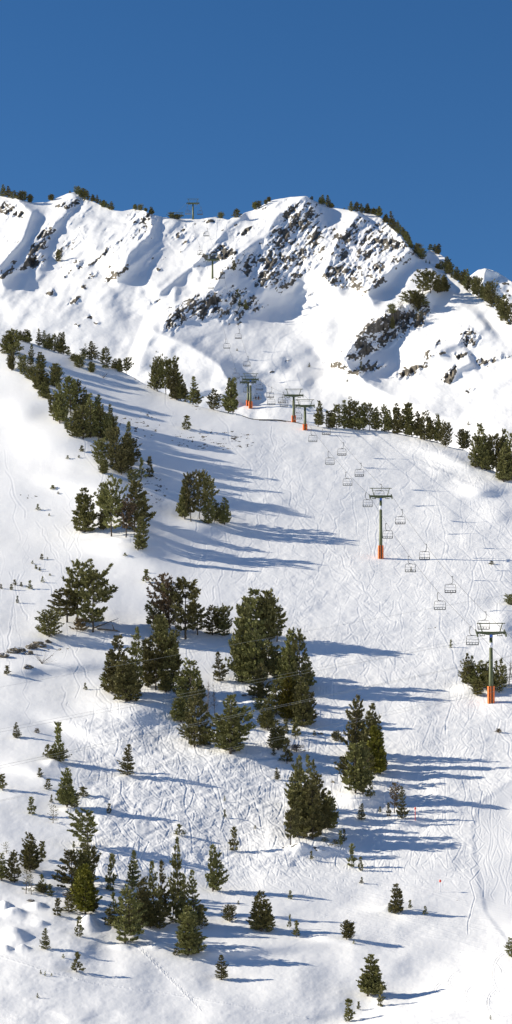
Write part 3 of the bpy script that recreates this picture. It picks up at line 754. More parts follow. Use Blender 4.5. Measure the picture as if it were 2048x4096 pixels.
# clusters: (where, group, trees); tree = (x, base row, height, width, kind[, lean])
CL = [
("on the skyline at the far left edge", "pines on the far-left skyline",
 [(11,786,48,28,'c'),(33,788,46,26,'c'),(57,794,32,26,'p'),(82,800,34,26,'p'),(97,804,37,30,'r'),(119,810,32,28,'r')]),
("on the skyline just right of the first peak", "pines right of the first peak",
 [(312,778,30,30,'r'),(331,790,38,28,'p'),(349,799,37,26,'p'),(371,804,29,22,'p'),(388,812,36,15,'c'),(402,818,24,13,'c'),(416,829,28,22,'p'),(432,834,18,14,'p'),(445,840,34,22,'c')]),
("on the skyline bump before the top tower", "pines on the skyline bump",
 [(542,838,20,20,'p'),(561,842,21,24,'r'),(581,844,13,18,'r'),(604,857,30,20,'p')]),
("beside the topmost lift tower on the skyline", "pines by the top tower",
 [(688,873,22,28,'r'),(708,877,18,30,'r')]),
("on the left shoulder of the main summit", "pines left of the summit",
 [(1022,838,30,26,'r'),(1036,832,26,24,'r'),(1063,818,18,16,'r'),(1078,808,20,20,'r')]),
("on the skyline right of the summit", "pines right of the summit",
 [(1248,799,14,12,'p'),(1280,812,24,18,'p'),(1292,818,38,26,'c'),(1312,828,47,24,'c'),(1328,831,20,18,'p')]),
("in the dark row right of the summit", "pines on the right ridge",
 [(1377,838,7,9,'f'),(1405,845,40,22,'c'),(1427,847,40,24,'p'),(1446,850,36,22,'c'),(1470,853,39,28,'p'),(1494,856,25,22,'p'),(1506,862,26,20,'p'),(1517,867,42,26,'p'),
  (1545,888,36,24,'p'),(1563,906,64,28,'c'),(1576,917,46,24,'c'),(1588,926,46,24,'c'),(1601,933,40,22,'p'),(1614,945,42,22,'p'),(1627,962,42,22,'p'),(1634,980,36,22,'p'),
  (1644,990,32,22,'p'),(1663,1004,42,24,'p'),(1677,1028,50,28,'r'),(1689,1038,42,32,'r')]),
("on the snowy knob below the right ridge", "pines on the right knob",
 [(1722,1000,24,20,'p'),(1739,1008,32,22,'c'),(1754,1018,42,26,'p'),(1704,1052,12,8,'f'),(1718,1056,13,8,'f')]),
("in the dark row down the far right skyline", "pines on the far right skyline",
 [(1750,1075,20,20,'p'),(1764,1078,34,26,'p'),(1784,1078,52,32,'p'),(1796,1096,46,32,'p'),(1812,1112,34,26,'p'),(1828,1122,56,30,'p'),(1847,1120,52,24,'c'),(1853,1136,62,30,'p'),(1868,1146,80,30,'c'),
  (1880,1166,60,30,'p'),(1895,1177,74,40,'r'),(1916,1192,76,38,'r'),(1932,1198,60,30,'p'),(1948,1204,80,36,'p'),(1964,1190,88,48,'r'),(1972,1210,56,30,'p'),(1990,1238,62,38,'r'),(2008,1262,58,32,'p'),(2022,1284,106,46,'p'),(2042,1292,84,34,'p')]),
("in the clump above the upper right rocks", "pines on the upper right spur",
 [(1690,1178,84,56,'o'),(1722,1172,78,44,'o'),(1750,1172,70,42,'p'),(1776,1166,66,38,'p'),(1641,1216,50,50,'o'),(1664,1220,56,40,'r'),(1669,1246,72,40,'o'),(1692,1226,48,34,'p'),
  (1674,1280,38,42,'q'),(1602,1236,32,32,'q'),(1568,1256,38,34,'r'),(1570,1316,48,24,'p')]),
("among mountain rocks left of the cliffs", "small pines among the mountain rocks",
 [(934,1084,40,24,'s'),(950,1190,30,30,'s'),(959,1228,38,14,'c'),(981,1238,40,18,'c')]),
("on the far knoll behind the towers", "small pines on the knoll",
 [(1444,1479,32,16,'s'),(1237,1469,17,10,'f'),(1389,1528,10,8,'f')]),
("behind the top of the near left ridge", "pines behind the left ridge",
 [(84,1362,40,28,'p'),(100,1364,48,30,'p'),(118,1366,50,34,'p'),(158,1378,68,28,'c'),(180,1384,70,28,'c'),(198,1390,62,28,'p'),(216,1402,68,30,'p'),(234,1408,80,34,'p'),(252,1414,90,34,'c'),(274,1418,34,30,'s')]),
("high on the near left hill beside its crest", "pines high on the near left hill",
 [(32,1415,90,50,'p'),(54,1420,98,60,'p'),(46,1482,68,42,'r'),(121,1462,84,28,'c'),(92,1498,74,42,'r'),(155,1474,64,42,'p'),(160,1563,108,62,'p'),(120,1520,50,46,'r'),(140,1530,60,40,'p'),(220,1548,90,66,'r'),(193,1596,50,32,'p'),(172,1590,60,34,'p')]),
("along the near left ridge line below its top", "pines along the left ridge line",
 [(296,1446,28,44,'r'),(318,1472,46,44,'r'),(361,1490,42,34,'r'),(334,1430,36,30,'r'),(341,1436,60,18,'q'),(367,1440,74,46,'c'),(427,1458,70,42,'p'),(421,1472,12,40,'f'),(460,1476,42,28,'p'),(478,1488,54,28,'p'),(505,1496,62,28,'o'),(413,1512,22,52,'t')]),
("on the left ridge nearing the orange-footed towers", "pines left of the orange-footed towers",
 [(630,1566,128,56,'r'),(616,1560,90,40,'p'),(664,1574,130,40,'o'),(682,1582,140,44,'o'),(706,1600,140,48,'p'),(722,1602,110,40,'p'),(743,1600,68,24,'c'),(772,1614,112,46,'c'),(792,1622,60,30,'s')]),
("beside the crest left of the paired towers", "pines by the paired towers",
 [(854,1636,78,50,'p'),(914,1643,142,44,'c'),(932,1645,144,52,'p')]),
("in the big diagonal clump, upper left", "pines of the big diagonal clump",
 [(239,1694,158,56,'p'),(214,1680,100,46,'o'),(283,1662,148,56,'o'),(312,1656,132,52,'p'),(269,1722,64,26,'p'),(308,1748,120,58,'p'),(332,1756,132,60,'p'),(361,1750,176,58,'c'),(344,1662,100,42,'p'),(391,1690,112,44,'p'),
  (400,1752,128,54,'p'),(378,1744,110,40,'p'),(448,1762,146,40,'c'),(426,1766,110,54,'r'),(452,1770,100,50,'r'),(404,1860,98,66,'r'),(408,1896,56,48,'r'),(462,1882,164,66,'r'),(496,1886,150,56,'p'),(486,1900,100,60,'r'),(510,1852,168,48,'c'),(536,1850,92,56,'p'),(508,1868,100,54,'p')]),
("at the diagonal clump's lower right", "pine pair right of the diagonal clump",
 [(566,1916,80,38,'s'),(600,1910,78,40,'s')]),
("in the clump on the smooth left knoll", "pines above the left knoll",
 [(340,2128,172,88,'p'),(446,2146,206,84,'o'),(414,2120,74,52,'r'),(424,2060,100,70,'r'),(526,1940,58,36,'o'),(538,2128,202,98,'p'),(504,2154,154,58,'b'),(551,2200,132,62,'p'),(570,2090,110,56,'o')]),
("on the small knoll among long shadows", "pines on the middle knoll",
 [(740,2078,170,54,'p'),(764,2086,184,56,'o'),(798,2076,180,46,'o'),(828,2070,158,52,'o'),(832,2096,94,54,'p'),(858,2086,90,34,'p'),(898,2099,108,42,'p'),(876,2088,50,30,'s')]),
("sprinkled on the smooth left slope", "saplings on the smooth left slope",
 [(211,1957,16,26,'s'),(233,1976,9,12,'f'),(151,2041,24,20,'s'),(197,2064,10,10,'f'),(167,2238,21,20,'s'),(190,2238,10,8,'f'),(130,2256,13,13,'f'),(144,2276,16,18,'s'),(158,2284,14,14,'s'),(169,2330,23,16,'s'),(60,2341,21,20,'s'),(46,2360,22,20,'s'),
  (85,2347,18,16,'s'),(118,2357,34,26,'s'),(5,2355,18,16,'s'),(69,2412,28,15,'s'),(200,2303,9,12,'f'),(584,2330,50,38,'s'),(588,2292,14,16,'f'),(500,2224,13,18,'s'),(625,1410,6,6,'f'),(328,1806,22,24,'s'),(270,1836,14,16,'f'),(315,1832,12,12,'f')]),
("by the fallen dead trunk", "pines by the fallen trunk",
 [(196,2548,100,100,'r'),(308,2492,232,96,'o'),(268,2490,130,100,'o'),(371,2528,242,112,'o'),(322,2524,46,74,'m')]),
("in the tall clump holding the rusty tree", "pines with the rusty tree",
 [(654,2548,238,92,'b'),(612,2520,110,76,'o'),(684,2560,220,50,'b'),(742,2556,222,112,'o'),(702,2570,170,50,'q'),(640,2580,116,76,'r'),(790,2540,120,70,'o'),(850,2540,116,72,'p'),(899,2544,114,74,'r')]),
("in the wide dark clump left of centre", "pines of the wide dark clump",
 [(478,2780,238,116,'p'),(505,2806,180,110,'p'),(538,2772,262,76,'c'),(440,2760,140,60,'p'),(592,2750,190,80,'p'),(622,2758,200,88,'o'),(650,2758,220,92,'o'),(696,2756,180,88,'o'),(560,2756,150,60,'q'),(662,2770,120,60,'p')]),
("in the ragged clump below the wide dark clump", "pines of the ragged clump",
 [(760,2832,188,108,'p'),(735,2800,110,80,'r'),(800,2800,90,60,'p'),(724,2888,120,70,'p'),(778,2986,242,92,'p'),(830,2892,172,44,'n'),(858,2860,130,36,'n'),(921,3016,236,120,'p'),(900,3000,130,100,'o'),(960,2986,150,80,'o'),(820,2980,90,50,'p'),(748,2960,110,60,'p')]),
("standing alone on the terrace behind the ragged clump", None, [(880,2724,116,60,'c')]),
("in the huge dark clump at the centre", "pines of the huge centre clump",
 [(1030,2590,232,120,'p'),(1078,2570,200,110,'r'),(1108,2566,132,70,'o'),(984,2730,340,110,'p'),(968,2732,170,110,'r'),(1024,2740,250,96,'p'),(1055,2804,150,78,'p'),(1040,2720,130,80,'r'),(1154,2764,244,84,'p'),(1198,2776,250,92,'p'),(1114,2740,124,84,'r'),(1230,2752,140,60,'p'),
  (1146,2880,176,84,'y'),(1214,2908,196,80,'p'),(1240,2900,130,56,'p'),(1180,2878,150,92,'p'),(1072,2922,134,64,'p'),(1034,2842,46,46,'r'),(1104,2860,140,70,'p'),(1080,2700,140,90,'p')]),
("at the foot of the huge centre clump", "small pines below the huge clump",
 [(1112,3002,118,64,'p'),(1142,2936,56,40,'s'),(1184,2954,78,54,'s'),(1148,3060,98,56,'s'),(1186,3006,28,46,'b'),(1094,3022,26,24,'s'),(1346,2966,40,36,'r'),(1258,2944,20,18,'s'),(1330,2950,16,20,'s')]),
("in the tall clump right of centre", "pines of the right-centre clump",
 [(1414,3040,248,88,'p'),(1440,3030,190,70,'p'),(1486,3070,252,76,'p'),(1496,3100,190,76,'y'),(1422,3172,196,104,'p'),(1398,3160,130,80,'o'),(1452,3176,206,76,'p'),(1482,3192,68,38,'s'),(1520,3090,120,44,'p'),(1466,3130,140,66,'p')]),
("in the big pointed clump below centre", "pines of the big pointed clump",
 [(1188,3230,210,58,'p'),(1237,3270,250,58,'c'),(1266,3270,234,56,'c'),(1216,3352,272,112,'p'),(1250,3358,230,110,'p'),(1284,3336,240,110,'p'),(1162,3386,138,50,'o'),(1310,3316,150,70,'p'),(1190,3350,120,60,'p')]),
("on the small mound right of centre", "small trees on the right-centre mound",
 [(1577,3252,116,44,'b'),(1608,3274,128,44,'c'),(1555,3264,50,24,'s'),(1520,3248,22,16,'s'),(1447,3279,66,36,'c')]),
("near the big pointed clump's foot", "saplings around the big pointed clump",
 [(1109,3118,48,26,'c'),(1362,3386,60,26,'s'),(1376,3372,52,22,'s'),(1404,3468,86,40,'s'),(1443,3484,54,28,'s'),(1246,3440,34,18,'s'),(1446,3534,25,18,'s'),(1161,3596,32,24,'s'),(1340,3380,20,40,'f'),(1300,3366,16,40,'f')]),
("on the open slope at the lower right", "pines of the lower right slope",
 [(1580,3656,118,60,'p'),(1560,3650,36,24,'s'),(1640,3636,34,20,'s'),(1700,3660,34,24,'s'),(1386,3758,74,64,'r'),(1416,3776,14,12,'f'),(1470,3984,166,100,'p'),(1521,4026,80,34,'s'),(1394,4085,86,60,'s'),(1434,4040,32,18,'s'),(1180+866,3828,76,44,'p'),(1962,4080,18,10,'f')]),
("at the right edge ", "bushes at the right edge",
 [(2044,2420,40,50,'r'),(1966,2258,14,26,'s'),(1803,2590,30,15,'s'),(1994,2930,14,26,'m'),(1873,1702,15,12,'f')]),
("in the thicket behind the largest tower", "pines behind the large right tower",
 [(1868,2744,122,50,'c'),(1890,2746,116,40,'c'),(1872,2758,90,62,'r'),(1920,2764,108,56,'p'),(1908,2784,64,62,'r'),(1946,2756,98,46,'p'),(1978,2760,112,38,'c'),(1996,2772,138,52,'c'),(2016,2748,88,30,'p'),(2036,2742,104,50,'n'),(1960,2772,80,50,'r')]),
("in the crest row right of the towers", "pines of the right crest row",
 [(1272,1704,102,40,'p'),(1312,1706,66,26,'s'),(1330,1712,70,34,'p'),(1346,1713,94,44,'p'),(1377,1714,112,36,'p'),(1400,1716,60,30,'p'),(1411,1716,110,44,'o'),(1432,1720,78,40,'p'),(1452,1718,106,48,'p'),(1478,1720,100,34,'o'),(1505,1722,92,34,'p'),(1538,1726,106,46,'p'),(1556,1728,90,36,'p'),
  (1590,1736,122,38,'p'),(1624,1742,128,50,'p'),(1648,1744,132,52,'p'),(1668,1746,104,36,'p'),(1696,1760,112,56,'p'),(1720,1764,100,40,'p'),(1748,1770,112,38,'p'),(1784,1788,90,52,'r'),(1852,1794,80,58,'r')]),
("at the crest row's right-hand end", "pines at the right end of the crest row",
 [(1900,1870,132,54,'p'),(1926,1874,182,66,'p'),(1946,1880,130,50,'p'),(1972,1880,136,50,'o'),(2000,1888,140,44,'p'),(2016,1900,186,44,'p'),(2014,1928,148,62,'p'),(2044,1906,180,56,'p'),(2030,1920,120,44,'p')]),
("in the snowy hollow at the lower left edge", "pines of the lower left hollow",
 [(118,3485,152,82,'p'),(167,3441,72,44,'s'),(26,3413,44,34,'q'),(58,3530,126,60,'p'),(8,3522,110,46,'p'),(104,3574,90,46,'q'),(126,3578,78,34,'q'),(167,3560,54,34,'s'),(172,3572,34,60,'r'),(200,3584,44,34,'s'),(30,3516,40,26,'s'),(229,3508,22,14,'s')]),
("in the lower left stack with golden tree", "pines of the golden stack",
 [(352,3392,144,88,'o'),(338,3560,186,76,'p'),(288,3560,158,92,'p'),(364,3540,150,62,'o'),(342,3662,192,92,'y'),(318,3600,130,60,'y'),(372,3650,110,60,'p'),(276,3652,64,60,'s'),(229,3662,64,46,'s'),(318,3748,78,40,'s'),(270,3600,30,34,'b'),(302,3620,70,60,'r')]),
("scattered over the lower left slope", "young pines scattered at the lower left",
 [(65,2952,62,36,'c'),(236,3052,146,52,'s'),(190,3032,52,42,'s'),(208,3050,40,46,'r'),(240,3054,44,74,'r'),(508,3108,124,66,'c'),(161,3108,34,26,'s'),(193,3159,42,34,'s'),(268,3238,156,74,'p'),(298,3232,70,46,'p'),(335,3187,38,56,'s'),(204,3212,32,16,'s'),(128,3257,64,42,'s'),
  (212,3292,70,44,'q'),(436,3254,38,26,'s'),(10,3162,62,50,'s'),(148,2932,16,22,'m'),(718,3343,42,48,'s'),(935,3404,88,48,'s'),(295,3390,24,18,'s'),(1020,3314,14,12,'f'),(900,3270,32,16,'s'),(898,3206,20,10,'f'),(342,2760,28,18,'s')]),
("in the dark thicket, lower left", "pines of the lower thicket",
 [(440,3564,138,50,'s',9),(528,3556,154,60,'c'),(851,3566,188,68,'p'),(712,3640,288,66,'c'),(618,3692,248,70,'c'),(652,3684,246,56,'c'),(570,3702,190,80,'p'),(500,3774,228,110,'p'),(530,3740,150,70,'p'),(692,3692,140,62,'s'),(748,3704,210,52,'c'),(778,3702,220,68,'c'),(808,3714,90,66,'s'),
  (752,3822,194,112,'p'),(456,3650,76,40,'s'),(432,3700,60,50,'s'),(470,3710,80,70,'p'),(560,3690,90,60,'p'),(600,3710,90,60,'p'),(640,3716,110,60,'p'),(726,3690,120,50,'p'),(705,3820,26,40,'s'),(796,3812,50,50,'s')]),
("on the smooth snow along the bottom left", "small pines at the bottom left",
 [(184,3798,84,42,'c'),(306,3890,76,54,'s'),(163,3897,17,10,'f'),(180,3904,18,9,'f'),(206,3904,11,10,'f'),(151,3992,19,12,'f'),(253,3832,16,14,'f'),(917,3687,64,54,'r'),(952,3619,16,12,'f'),(886,3920,100,56,'c')]),
("by the hollow at the bottom right of centre", "pines by the central hollow",
 [(1044,3726,158,88,'p'),(1020,3720,70,60,'s'),(1078,3728,70,50,'s'),(1186,3750,64,34,'s'),(1158,3712,52,18,'s')]),
]
for where, grp, trees in CL:
    xs_sorted = sorted(range(len(trees)), key=lambda i: trees[i][0])
    rank = {i: k + 1 for k, i in enumerate(xs_sorted)}
    n = len(trees)
    for i, tdat in enumerate(trees):
        x, yb, h, wd, kd = tdat[:5]; lean = tdat[5] if len(tdat) > 5 else 0.0
        if n == 1: lab = "%s %s" % (KINDW[kd], where)
        elif rank[i] == 1: lab = "%s %s, leftmost" % (KINDW[kd], where)
        elif rank[i] == n: lab = "%s %s, rightmost" % (KINDW[kd], where)
        else: lab = "%s %s, %s from left" % (KINDW[kd], where, ordinal(rank[i]))
        wl = lab.split()
        if len(wl) > 16:
            print('LONG', len(wl), lab)
        plant(x, yb, h, wd, kd, lab, grp, lean=lean)
plant(948, 1404, 10, 8, "f", "tiny shrub on the snow left of the rising lift rope")
plant(1644, 2286, 17, 9, "f", "tiny sapling right behind the chair in the tower's shadow")
plant(207, 802, 24, 28, 'r', "lone round pine on the skyline left of the first peak")
plant(280, 772, 9, 12, 'f', "tiny pine just left of the first peak's top")
plant(881, 873, 22, 27, 'r', "round pine on the skyline right of the topmost lift tower")
plant(945, 870, 35, 28, 'p', "pine in the skyline notch left of the main summit")
plant(234, 1046, 44, 32, 's', "dark tufted pine alone on the upper left mountain face")
plant(747, 1718, 53, 44, 's', "small dark pine alone on the blue shaded snow below the ridge")

# ------------------------------------------------------------------ fallen trunk, rocks, marker poles
def lump(seed, r, sq=(1, 1, .6), amp=.35):
    import bmesh
    bm = bmesh.new(); bmesh.ops.create_icosphere(bm, subdivisions=4, radius=1)
    rr = random.Random(seed); o = (rr.uniform(0, 50), rr.uniform(0, 50))
    co = np.array([v.co[:] for v in bm.verts]); nn = fbm(co[:, 0] * 1.3 + o[0] + co[:, 2], co[:, 1] * 1.3 + o[1] - co[:, 2] * .7, seed, 4)
    for v, n in zip(bm.verts, nn):
        p = v.co.copy(); n = float(n)
        q = p * (1 + amp * 2 * round(n * 3) / 3 + amp * n)
        v.co = Vector((q.x * sq[0] * r, q.y * sq[1] * r, q.z * sq[2] * r))
    me = bpy.data.meshes.new('boulder'); bm.to_mesh(me); bm.free(); me.materials.append(M_ROCK)
    return me
for i, (x, y, wpx, lab) in enumerate([
    (52, 2610, 46, "brown boulder at the left end of the rock outcrop"), (88, 2604, 34, "brown boulder in the outcrop, second from its left end"),
    (120, 2592, 46, "largest brown boulder in the middle of the outcrop"), (160, 2582, 44, "brown boulder near the outcrop's right end"), (194, 2570, 30, "brown boulder at the outcrop's right end below the round pine"),
    (12, 2628, 40, "brown boulder at the left picture edge beside the outcrop"), (118, 2616, 34, "low boulder in front of the outcrop's middle"), (112, 2672, 30, "low dark rock in the snow below the outcrop")]):
    p = at(x, y); o = link('boulder', lump(300 + i, wpx * .5 * p.y * K, (1, .8, .55)), None, p + Vector((0, 0, .1))); o.rotation_euler = (0, -.25, i)
    tag(o, lab, 'boulder', 'boulders of the left outcrop')
for i, (x, y, wpx, lab) in enumerate([
    (930, 2790, 24, "dark rock in the snow between the ragged clump and the huge clump"), (975, 2784, 20, "smaller dark rock left of the huge clump's foot"), (998, 2782, 14, "smallest dark rock beside the huge clump's foot"),
    (1020, 2806, 34, "flat dark rock under the left of the huge clump"), (1282, 2936, 22, "dark rounded rock right of the huge clump's foot"), (120, 3606, 24, "dark rock under the sparse trees at lower left"),
    (1330, 3130, 18, "small brown rock left of the tall right-centre clump")]):
    p = at(x, y); o = link('rock', lump(320 + i, wpx * .5 * p.y * K, (1, .8, .6)), None, p); tag(o, lab, 'rock', 'rocks in the snow')
mb = MB()
a = at(376, 2516); b = at(474, 2494); mb.tube([a + Vector((0, 0, .2)), (a + b) / 2 + Vector((0, 0, .6)), b + Vector((0, 0, 1.0))], [.16, .10, .03], 6)
for k in range(10):
    q = a.lerp(b, k / 10) + Vector((0, 0, .4)); mb.tube([q, q + Vector((RND.uniform(-.5, 1.2), RND.uniform(-.4, .4), RND.uniform(-.2, .9)))], [.03, .008], 4)
fo = link('fallen_tree', mb.mesh('fallen_tree', M_DEAD)); tag(fo, "pale fallen dead trunk lying right of the two open pines", 'fallen tree')
mb = MB(); a = at(390, 2522); b = at(470, 2528)
mb.tube([a + Vector((0, 0, .3)), b + Vector((0, 0, .3))], [.2, .12], 6); mb.tube([b + Vector((-.6, 0, .3)), b + Vector((-1.1, 0, 1.5))], [.16, .05], 6); mb.tube([b + Vector((-.6, 0, .3)), b + Vector((.5, 0, .1))], [.14, .05], 6)
fo = link('fallen_log', mb.mesh('fallen_log', M_DEAD)); tag(fo, "broken stump and log on the snow under the fallen trunk", 'log')
plant(168, 2655, 50, 110, 't', "wide bare twiggy shrub below the boulder outcrop")
plant(28, 2700, 36, 30, 's', "small dark bush at the left edge below the outcrop")
for i, (x, y, h, lab) in enumerate([(1661, 3284, 52, "thin red and white piste marker right of the small mound"), (1761, 3568, 48, "thin red-topped piste marker on the lower right slope")]):
    p = at(x, y); H = h * p.y * K; e = empty('piste_marker', p); tag(e, lab, 'piste marker', 'piste markers')
    mb = MB(); mb.tube([(0, 0, -.2), (0, 0, H)], .05, 8); link('pole', mb.mesh('pole', M_REDP if i == 0 else M_WHITE, True), e)
    mb = MB(); mb.tube([(0, 0, H - .32), (0, 0, H - .28), (0, 0, H + .0), (0, 0, H + .05)], [.05, .15, .15, .03], 10); link('marker_top', mb.mesh('marker_top', M_REDP, True), e)

# ------------------------------------------------------------------ chairlift
# tower: x, base row, arm row, top bar row, distance (None: from the snow), half arm width in px
TW_ = [
 ('olive lift tower far away behind the skyline, left of the top tower', 711, 900, 862, 850, None, 12, False, 'S'),
 ('olive lift tower standing against the sky on the ridge', 772, 877, 812, 796, None, 27, False, 'S'),
 ('olive lift tower in front of the dark rock high on the mountain', 850, 1114, 1038, 1019, None, 29, False, 'B'),
 ('olive tower with orange padding, the further of the two overlapping ones', 992, 1623, 1528, 1505, None, 32, True, 'B'),
 ('olive tower with orange padding, the nearer of the two overlapping ones', 1002, 1633, 1517, 1495, None, 33, True, 'B'),
 ('olive lift tower with orange padding on the crest, left of the short one', 1175, 1685, 1578, 1554, None, 37, True, 'A'),
 ('short olive lift tower with orange padding at the brow of the piste', 1220, 1719, 1622, 1599, None, 39, True, 'A'),
 ('tall olive lift tower with orange padding in the middle of the piste', 1523, 2234, 1984, 1953, None, 46, True, 'A'),
 ('largest olive lift tower with orange padding beside the right thicket', 1964, 2812, 2530, 2494, None, 57, True, 'A'),
]
ends = []
CABL = []
for i, (lab, x, yb, ya, yt, D, hw, pad, lay) in enumerate(TW_):
    if lay == 'S':
        p = at(x, yb, 'B'); 
        if i == 0: p = p + Vector((0, 60, 0)); p.x = p.y * (x - 1024) * K; p.z = p.y * (HZ - 905) * K
    else: p = at(x, yb, lay)
    D = p.y; px = D * K
    H = (yb - ya) * px if lay != 'S' or i else (905 - ya) * px
    if lay == 'S' and i: H = D * (HZ - ya) * K - p.z
    TH_ = (ya - yt) * px; hw_ = 2.55
    e = empty('lift_tower', p); tag(e, lab, 'lift tower', 'towers of the chairlift')
    rb = max(.42, .0225 * H) if H > 9 else .42; rt = rb * .66
    mb = MB(); mb.tube([(0, 0, -1.2), (0, 0, H * .3), (0, 0, H - .2)], [rb * 1.04, rb * .95, rt], 16); link('mast', mb.mesh('mast', M_GREEN, True), e)
    if pad:
        mb = MB(); ph = min(3.1, H * .24)
        for k in range(12):
            a0 = k * math.pi / 6
            if k in (8,): continue
            mb.box(((rb + .16) * math.cos(a0), (rb + .16) * math.sin(a0), ph / 2 - .1), (.16, (rb + .2) * .52, ph), Matrix.Rotation(a0, 3, 'Z'))
        link('base_padding', mb.mesh('base_padding', M_ORANGE), e)
        mb = MB(); mb.box((.12, -(rb + .2), ph / 2 - .1), (.26, .12, ph)); link('padding_strap', mb.mesh('padding_strap', M_DARK), e)
        if H > 9:
            mb = MB(); zb = H * .78; mb.tube([(0, 0, zb), (0, 0, zb + .9)], [rt * 1.20, rt * 1.20], 16); link('white_band', mb.mesh('white_band', M_WHITE, True), e)
            mb = MB(); mb.box((0, -rt * 1.12, H * .945), (.55, .08, .5)); link('number_plate', mb.mesh('number_plate', M_BLUE), e)
    # crossarm: tapered box beam
    mb = MB(); z = H
    for s in (-1, 1):
        v = [(0, -.3, z - .55), (0, .3, z - .55), (0, .3, z + .12), (0, -.3, z + .12), (s * hw_, -.2, z - .16), (s * hw_, .2, z - .16), (s * hw_, .2, z + .14), (s * hw_, -.2, z + .14)]
        mb.add(v, [(0, 1, 5, 4), (1, 2, 6, 5), (2, 3, 7, 6), (3, 0, 4, 7), (4, 5, 6, 7)])
    link('crossarm', mb.mesh('crossarm', M_GREEN), e)
    # lifting frame
    mb = MB(); mb.tube([(-2.55, 0, z + TH_), (2.55, 0, z + TH_)], .085, 6); mb.tube([(-2.05, 0, z + TH_), (-1.6, 0, z + .1)], .085, 6); mb.tube([(2.05, 0, z + TH_), (1.6, 0, z + .1)], .085, 6)
    mb.tube([(-1.95, 0, z + TH_ * .72), (1.95, 0, z + TH_ * .72)], .03, 5)
    link('top_frame', mb.mesh('top_frame', M_GREEN), e)
    for s in (-1, 1):
        g = link('sheave_train', None, e, (s * 2.55, 0, z - .15)) if False else None
        mb = MB()
        nx = Matrix.Rotation(0.42, 3, 'X')
        for k in range(6):
            c = nx @ Vector((0, (k - 2.5) * .62, 0)); mb.tube([c + Vector((-.06, 0, 0)), c + Vector((.06, 0, 0))], .22, 12)
        mb.box((s * -.16, 0, -.1), (.08, 3.4, .16), nx); mb.box((s * -.3, 0, -.05), (.3, .3, .3))
        st_ = link('sheave_train', mb.mesh('sheave_train', M_GREEN), e, (s * 2.62, 0, z - .12))
        mb = MB(); mb.box((s * 1.55, 0, z - .62), (.95, .5, .07)); mb.tube([(s * 1.15, 0, z - .6), (s * 1.15, 0, z - .1)], .04, 5); mb.tube([(s * 1.95, 0, z - .6), (s * 1.95, 0, z - .1)], .04, 5)
        mb.tube([(s * 1.55, -.2, z - .6), (s * 1.55, -.45, z + .75)], .03, 4)
        link('work_platform', mb.mesh('work_platform', M_GREEN), e)
    ends.append((p + Vector((-2.62, 0, z + .12)), p + Vector((2.62, 0, z + .12)), p))
# beyond the right edge the line goes on downhill
last = ends[-1]; prev = ends[-2]
dv = (last[2] - prev[2]); dv = dv / dv.length
ext = dv * 60 + Vector((5, 0, -1))
ends.append((last[0] + ext, last[1] + ext, last[2] + ext))
order = list(range(len(ends)))
def cable_pts(side):
    pts = []
    for a, b in zip(order[:-1], order[1:]):
        A_, B_ = ends[a][side], ends[b][side]; L_ = (B_ - A_).length; sag = L_ * L_ * .00016
        n = 24
        for k in range(n):
            t = k / n; q = A_.lerp(B_, t); q.z -= 4 * sag * t * (1 - t); pts.append(q)
    pts.append(ends[order[-1]][side].copy())
    return pts
ropes = [cable_pts(0), cable_pts(1)]
for s, lab in ((0, "left-hand steel haul rope of the chairlift running between the towers"), (1, "right-hand steel haul rope of the chairlift running between the towers")):
    mb = MB(); mb.tube(ropes[s], .028, 5); o = link('haul_rope', mb.mesh('haul_rope', M_CABLE, True)); tag(o, lab, 'cable', 'haul ropes')

def chair_proto(gripside, seatmat):
    """origin at the rope; hanger arm, bail frame, seat, backrest, footrest"""
    mb = MB(); s = gripside
    mb.tube([(0, 0, .05), (s * -.42, 0, .02)], .05, 6)
    mb.tube([(s * -.28, 0, 0), (s * -.34, 0, -.5), (s * -.34, 0, -1.05), (s * -.20, 0, -1.4), (s * .12, 0, -1.55)], .055, 8)
    mb.box((s * .12, 0, -1.55), (.55, .16, .13)); hang = mb.mesh('hanger', M_STEEL)
    cx = s * .15; mb = MB()
    mb.tube([(cx - 1.12, -.05, -3.25), (cx - 1.12, -.05, -2.2), (cx - 1.0, -.05, -1.68), (cx - .8, -.05, -1.58), (cx + .8, -.05, -1.58), (cx + 1.0, -.05, -1.68), (cx + 1.12, -.05, -2.2), (cx + 1.12, -.05, -3.25)], .045, 8)
    frame = mb.mesh('bail_frame', M_STEEL, True)
    mb = MB(); mb.box((cx, -.25, -3.28), (2.2, .52, .10)); seat = mb.mesh('seat', seatmat)
    mb = MB(); mb.box((cx, .02, -2.82), (2.16, .06, .09)); mb.box((cx, .02, -3.18), (2.16, .06, .08))
    for q in (-1.04, -.5, .0, .5, 1.04): mb.box((cx + q, .02, -3.0), (.10, .055, .30))
    back = mb.mesh('backrest', seatmat)
    mb = MB(); mb.tube([(cx - 1.0, -.1, -2.1), (cx - .95, -.65, -2.35), (cx + .95, -.65, -2.35), (cx + 1.0, -.1, -2.1)], .025, 6); mb.tube([(cx - .45, -.1, -1.6), (cx - .45, -.3, -1.95)], .025, 5); mb.tube([(cx + .45, -.1, -1.6), (cx + .45, -.3, -1.95)], .025, 5)
    bar = mb.mesh('safety_bar', M_STEEL)
    return [('hanger', hang), ('bail_frame', frame), ('seat', seat), ('backrest', back), ('safety_bar', bar)]
PROTO = [chair_proto(1, M_SEATG), chair_proto(-1, M_SEATD)]
